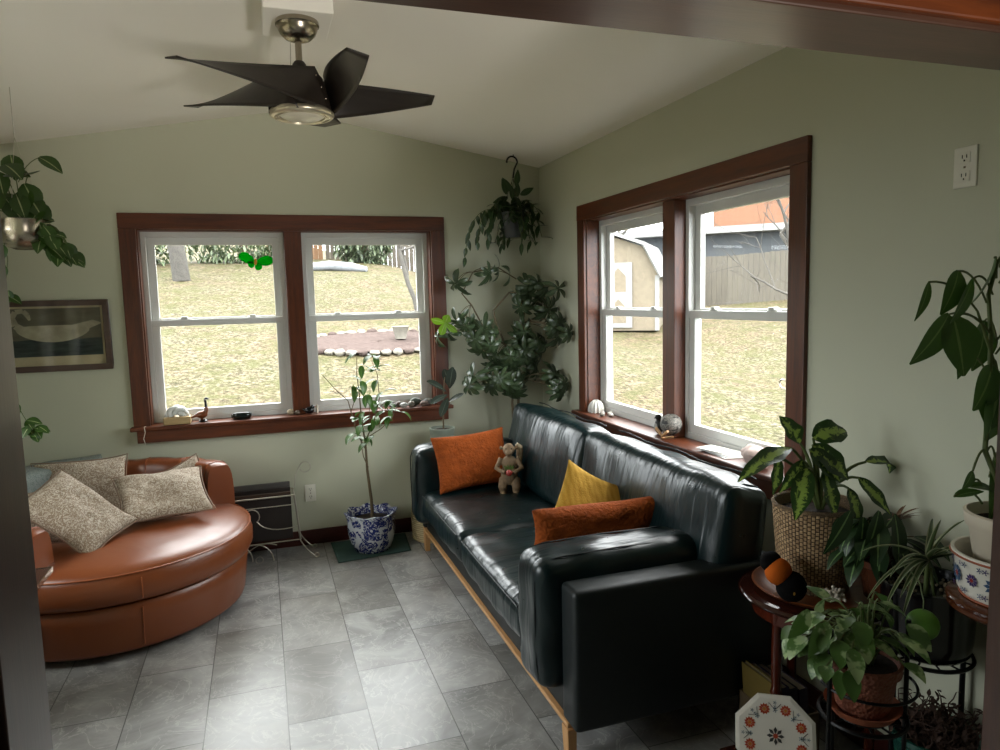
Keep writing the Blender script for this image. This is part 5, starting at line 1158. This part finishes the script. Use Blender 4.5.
def bush(c, r, label, col, seed, name='evergreen', n=3200):
    rn = random.Random(seed); mb = MB(); z0 = onground(c[0], c[1]); mb.tube([(c[0], c[1], z0), (c[0], c[1], z0+r[2])], [.12, .05], 8)
    tr_ = mb
    f = MB()
    for k in range(n):
        d = V((rn.gauss(0, 1), rn.gauss(0, 1), rn.gauss(0, 1))).normalized()*rn.uniform(.55, 1); p = V((c[0]+d.x*r[0], c[1]+d.y*r[1], z0+c[2]*.62+d.z*r[2]))
        if p.z < z0: continue
        f.leaf(p, V((rn.uniform(-1, 1), rn.uniform(-1, 1), rn.uniform(-1, .4))), (0, 0, 1), rn.uniform(.16, .3), .10, .5, .3, 2)
    root = thing(name, (c[0], c[1], z0), label, 'tree', 'evergreens at the back of the yard'); tr_.build('trunk', 'bark', root, merge=0); f.build('foliage', leafmat('needle%d' % seed, *col), root, merge=0)
bush((-5.6, 17.5, 1.6), (1.5, 1.2, 1.6), 'grey green evergreen at the far left of the yard behind the bare trunk', ('#39472e', '#4e5a3e'), 1)
bush((-2.3, 18.2, 2.0), (1.8, 1.2, 1.9), 'broad evergreen behind the lawn between trunk and board fence', ('#3c4932', '#525f43'), 2)
bush((1.3, 18.2, 1.9), (1.0, .9, 1.9), 'narrow dark evergreen behind the right back pane', ('#35412f', '#47523d'), 3)
bush((-9.6, 18, 2.0), (1.6, 1.2, 2.1), 'evergreen beyond the left edge of the back window', ('#39472e', '#4e5a3e'), 4)
bush((4.6, 17.6, 1.5), (1.6, .8, 1.5), 'low grey evergreen left of the shed', ('#424738', '#555848'), 6)
# fences (boards stay inside one part; posts and rails are parts)
def fence(pts, h, m, label, ph=.1):
    f = thing('board_fence', (pts[0][0], pts[0][1], H(*pts[0])), label, 'fence'); mb = MB(); rl = MB(); 
    for (xa, ya), (xb, yb) in zip(pts, pts[1:]):
        L = math.hypot(xb-xa, yb-ya); n_ = int(L/.15); ux_, uy_ = (xb-xa)/L, (yb-ya)/L
        for k in range(n_):
            s0 = k*L/n_; x, y = xa+ux_*s0, ya+uy_*s0; z = H(x, y); R_ = Matrix.Translation((x, y, 0)) @ Matrix.Rotation(math.atan2(uy_, ux_), 4, 'Z'); dz_ = .02*noise.noise(V((k*.7, 3, 1)))
            mb.box(0, L/n_-.008, -.01, .01, z-.1, z+h+dz_, R_)
        rl.tube([(xa, ya+.04, H(xa, ya)+h*.8), (xb, yb+.04, H(xb, yb)+h*.8)], .04, 4)
    mb.build('boards', m, f, smooth=False, merge=0); rl.build('rail', m, f, smooth=False)
fence([(6.2, 19.0), (9.0, 16.2), (11.2, 13.0), (14.5, 11.5), (19, 8)], 1.45, wood('weathered_boards', '#403c36', '#504b41', 'z', .9), 'weathered grey brown board fence behind the shed')
fence([(-1.6, 20.1), (.2, 20.2)], 1.9, wood('orange_boards', '#60442d', '#6b5038', 'z', .9), 'short orange brown board fence at the back of the yard')
fence([(.3, 20.3), (6.0, 19.8)], 1.5, wood('grey_boards', '#443e36', '#514b41', 'z', .9), 'low grey fence on the rise behind the right back pane')
# fallen pale trunk and garden bed
o = MB().tube([(-.75, 15.8, H(-.75, 15.8)+.1), (0, 15.9, H(0, 15.9)+.14), (.6, 15.8, H(.6, 15.8)+.1), (1.0, 15.6, H(1, 15.6)+.06)], [.1, .14, .13, .08], 12).build('fallen_log', plain('bleached_wood', '#686a6d', .8, var=.2)); tag(o, 'pale bleached log lying on the lawn behind the right back pane', 'log')
edge_m = plain('edging_limestone', '#6e6a62', .9, spec=.05, var=.2)
bdx, bdy = -.05, 7.3; rn = random.Random(5)
o = MB().grid(lambda u, v: V((bdx+1.3*u*math.cos(2*PI*v), bdy+.7*u*math.sin(2*PI*v), H(bdx+1.3*u*math.cos(2*PI*v), bdy+.7*u*math.sin(2*PI*v))+.06+.02*noise.noise(V((u*9, v*9, 0))))), 10, 40, cv=True).build('garden_bed', plain('mulch', '#433a37', .95, spec=.03, var=.3, vs=20)); o['kind'] = 'structure'
for k in range(44):
    a_ = 2*PI*k/44; x, y = bdx+1.34*math.cos(a_), bdy+.74*math.sin(a_); r_ = (rn.uniform(.08, .1), rn.uniform(.06, .08), rn.uniform(.04, .06))
    o = MB().ball((x, y, H(x, y)+.05), r_, nu=10, nv=7, fn=lambda d: 1+.3*noise.noise(d*1.5+V((k, 0, 0)))).build('edging_stone', bpy.data.materials['mulch'] if k % 4 == 3 and k else edge_m); tag(o, '%s stone edging the garden bed on the lawn' % ('brownish' if k % 4 == 3 and k else 'pale'), 'stone', '%s stones edging the garden bed' % ('brownish' if k % 4 == 3 and k else 'pale'))
z_ = H(.35, 7.45)+.05
o = MB().lathe([(0, 0), (.09, 0), (.14, .2), (.155, .21), (.15, .22), (.13, .2), (0, .18)], (.33, 7.3, z_), 24).build('garden_pot', edge_m); tag(o, 'white pot standing on the garden bed outside', 'pot')
o = MB().tube(arc((.78, 7.25, z_+.15), .12, 0, 2*PI, (1, 0, 0), (0, 0, 1), 24), .035, 8).build('stone_ring', edge_m); tag(o, 'round pale stone ring on the garden bed outside', 'ornament')
# shed
SHX, SHY = 6.6, 11.9; zs_ = H(SHX, SHY); sa = math.radians(-38)
Ms = Matrix.Translation((SHX, SHY, zs_)) @ Matrix.Rotation(sa, 4, 'Z')
shd = thing('garden_shed', (SHX, SHY, zs_), 'cream gambrel roofed shed with white double doors seen through the side window', 'shed')
hw_ = 1.35; prof = [(-hw_, 0), (hw_, 0), (hw_, 1.45), (hw_*.72, 2.15), (0, 2.5), (-hw_*.72, 2.15), (-hw_, 1.45)]
def ext(prof, y0, y1, M4):
    n_ = len(prof); mb = MB(); return mb.add([M4 @ V((x, y0, z)) for x, z in prof]+[M4 @ V((x, y1, z)) for x, z in prof], [tuple(range(n_)), tuple(range(n_, 2*n_))[::-1]]+[(i, (i+1) % n_, n_+(i+1) % n_, n_+i) for i in range(n_)])
cream = plain('cream_siding', '#605748', .8); wtrim = plain('white_trim', '#6f6f6d', .7, var=.03)
ext(prof, 0, 2.8, Ms).build('walls', cream, shd, smooth=False)
rf = MB()
out = [(-hw_-.12, 1.35), (-hw_*.72-.06, 2.2), (0, 2.58), (hw_*.72+.06, 2.2), (hw_+.12, 1.35)]
for (xa, za), (xb, zb_) in zip(out, out[1:]): rf.add([Ms @ V(p) for p in ((xa, -.15, za), (xb, -.15, zb_), (xb, 2.95, zb_), (xa, 2.95, za), (xa, -.15, za+.06), (xb, -.15, zb_+.06), (xb, 2.95, zb_+.06), (xa, 2.95, za+.06))], [(0, 1, 2, 3), (4, 7, 6, 5), (0, 4, 5, 1), (3, 2, 6, 7), (0, 3, 7, 4), (1, 5, 6, 2)])
rf.build('roof', plain('light_shingle', '#595855', .9), shd, smooth=False)
tm = MB()
for (xa, za), (xb, zb_) in zip(out, out[1:]): tm.tube([Ms @ V((xa, -.16, za)), Ms @ V((xb, -.16, zb_))], .05, 4)
for x in (-hw_, hw_): tm.box(x-.05, x+.05, -.03, .05, 0, 1.4, Ms)
tm.build('trim', wtrim, shd, smooth=False)
for s_ in (-1, 1):
    x0, x1 = (-.72, -.01) if s_ < 0 else (.01, .72)
    d_ = MB(); d_.box(x0, x1, -.05, -.005, .08, 1.75, Ms); dr = d_.build('door', wtrim, shd, smooth=False)
    pnl = MB(); xc_ = (x0+x1)/2; pf = [(xc_-.2, 1.0), (xc_+.2, 1.0), (xc_+.2, 1.4), (xc_, 1.62), (xc_-.2, 1.4)]
    pnl.add([Ms @ V((x, -.052, z)) for x, z in pf], [tuple(range(5))]); pf = [(xc_-.2, .2), (xc_+.2, .2), (xc_+.2, .6), (xc_, .82), (xc_-.2, .6)]; pnl.add([Ms @ V((x, -.052, z)) for x, z in pf], [tuple(range(5))])
    pnl.build('door_panel', cream, dr, smooth=False)
# neighbouring house
NHX, NHY = 17.5, 17.0; na = math.radians(-42); zn = .9; Mn = Matrix.Translation((NHX, NHY, zn)) @ Matrix.Rotation(na, 4, 'Z')
nh = thing('neighbour_house', (NHX, NHY, zn), 'house with grey lower storey and orange upper siding beyond the fence', 'house')
MB().box(-8, 6, 0, 6, -1, 3.0, Mn).build('lower_wall', wood('grey_siding', '#37393c', '#404446', 'x', .8, sc=.3), nh, smooth=False)
MB().box(-8.4, 6.4, -.7, 6.3, 3.0, 3.25, Mn).build('roof_edge', wtrim, nh, smooth=False)
MB().box(-3.4, 1.2, 1.2, 6, 3.25, 6.4, Mn).build('upper_wall', wood('orange_siding', '#5d3c27', '#664530', 'z', .8, sc=.3), nh, smooth=False)
MB().add([Mn @ V(p) for p in ((-4, .9, 6.3), (1.8, .9, 6.3), (1.8, 3.6, 7.9), (-4, 3.6, 7.9), (1.8, 6.3, 6.3), (-4, 6.3, 6.3))], [(0, 1, 2, 3), (3, 2, 4, 5), (1, 4, 2), (0, 3, 5), (0, 5, 4, 1)]).build('roof', plain('brown_shingle', '#48423e', .9), nh, smooth=False)
MB().box(1.1, 1.3, 1.15, 1.3, 3.25, 6.3, Mn).build('corner_board', wtrim, nh, smooth=False)
for xw in (2.2, 4.0):
    wf = MB().box(xw, xw+1.1, -.05, 0, 1.2, 2.5, Mn).build('window', wtrim, nh, smooth=False); MB().box(xw+.12, xw+.98, -.06, -.045, 1.3, 2.4, Mn).build('pane', plain('beige_blind%d' % int(xw*10), '#5d5748', .4), wf, smooth=False)
MB().box(-8.6, -4.5, -3, 0, 1.8, 2.0, Mn).build('porch_roof', plain('white_roof', '#6b6d6e', .8), nh, smooth=False)

# ------------------------------------------------------------------ light
w = bpy.data.worlds.new('overcast'); S.world = w; w.use_nodes = True; nt = w.node_tree; bg = nt.nodes['Background']
tc = nt.nodes.new('ShaderNodeTexCoord'); sx = nt.nodes.new('ShaderNodeSeparateXYZ'); nt.links.new(tc.outputs['Generated'], sx.inputs[0])
rp_ = nt.nodes.new('ShaderNodeValToRGB'); nt.links.new(sx.outputs[2], rp_.inputs[0]); e = rp_.color_ramp.elements
e[0].position = 0; e[0].color = (.62, .66, .70, 1); e[1].position = .8; e[1].color = (1, 1, 1, 1)
nt.links.new(rp_.outputs[0], bg.inputs['Color']); bg.inputs['Strength'].default_value = SKY
def portal(loc, rot, sx_, sy_):
    l = bpy.data.lights.new('portal', 'AREA'); l.shape = 'RECTANGLE'; l.size = sx_; l.size_y = sy_; l.cycles.is_portal = True
    o = bpy.data.objects.new('sky_portal', l); COL.objects.link(o); o.location = loc; o.rotation_euler = rot
portal(((WB[0]+WB[1])/2, .20, (WB[2]+WB[3])/2), (-PI/2, 0, 0), WB[1]-WB[0], WB[3]-WB[2])
portal((.20, (WR[0]+WR[1])/2, (WR[2]+WR[3])/2), (0, PI/2, 0), WR[3]-WR[2], WR[1]-WR[0])
portal((XL-.20, (WL[0]+WL[1])/2, (WL[2]+WL[3])/2), (0, -PI/2, 0), WL[3]-WL[2], WL[1]-WL[0])
# unseen fill spot added behind the camera to brighten the sloped ceiling
l = bpy.data.lights.new('added_fill_spot', 'SPOT'); l.shadow_soft_size = .25; l.energy = FILL; l.color = (1, .95, .88); l.spot_size = math.radians(32); l.spot_blend = 1
o = bpy.data.objects.new('added_fill_spot', l); COL.objects.link(o); o.location = (-.4, -6.3, .8)
o.rotation_euler = (V((-1.8, -1.7, 2.8))-o.location).to_track_quat('-Z', 'Y').to_euler()
vs = S.view_settings; S.display_settings.display_device = 'sRGB'
vs.view_transform = 'Standard'; vs.look = 'None'; vs.gamma = 1; vs.use_curve_mapping = False; vs.exposure = EXPO
S.cycles.use_denoising = True; S.cycles.max_bounces = 10; S.cycles.diffuse_bounces = 6; S.cycles.transparent_max_bounces = 12; S.cycles.sample_clamp_indirect = 6
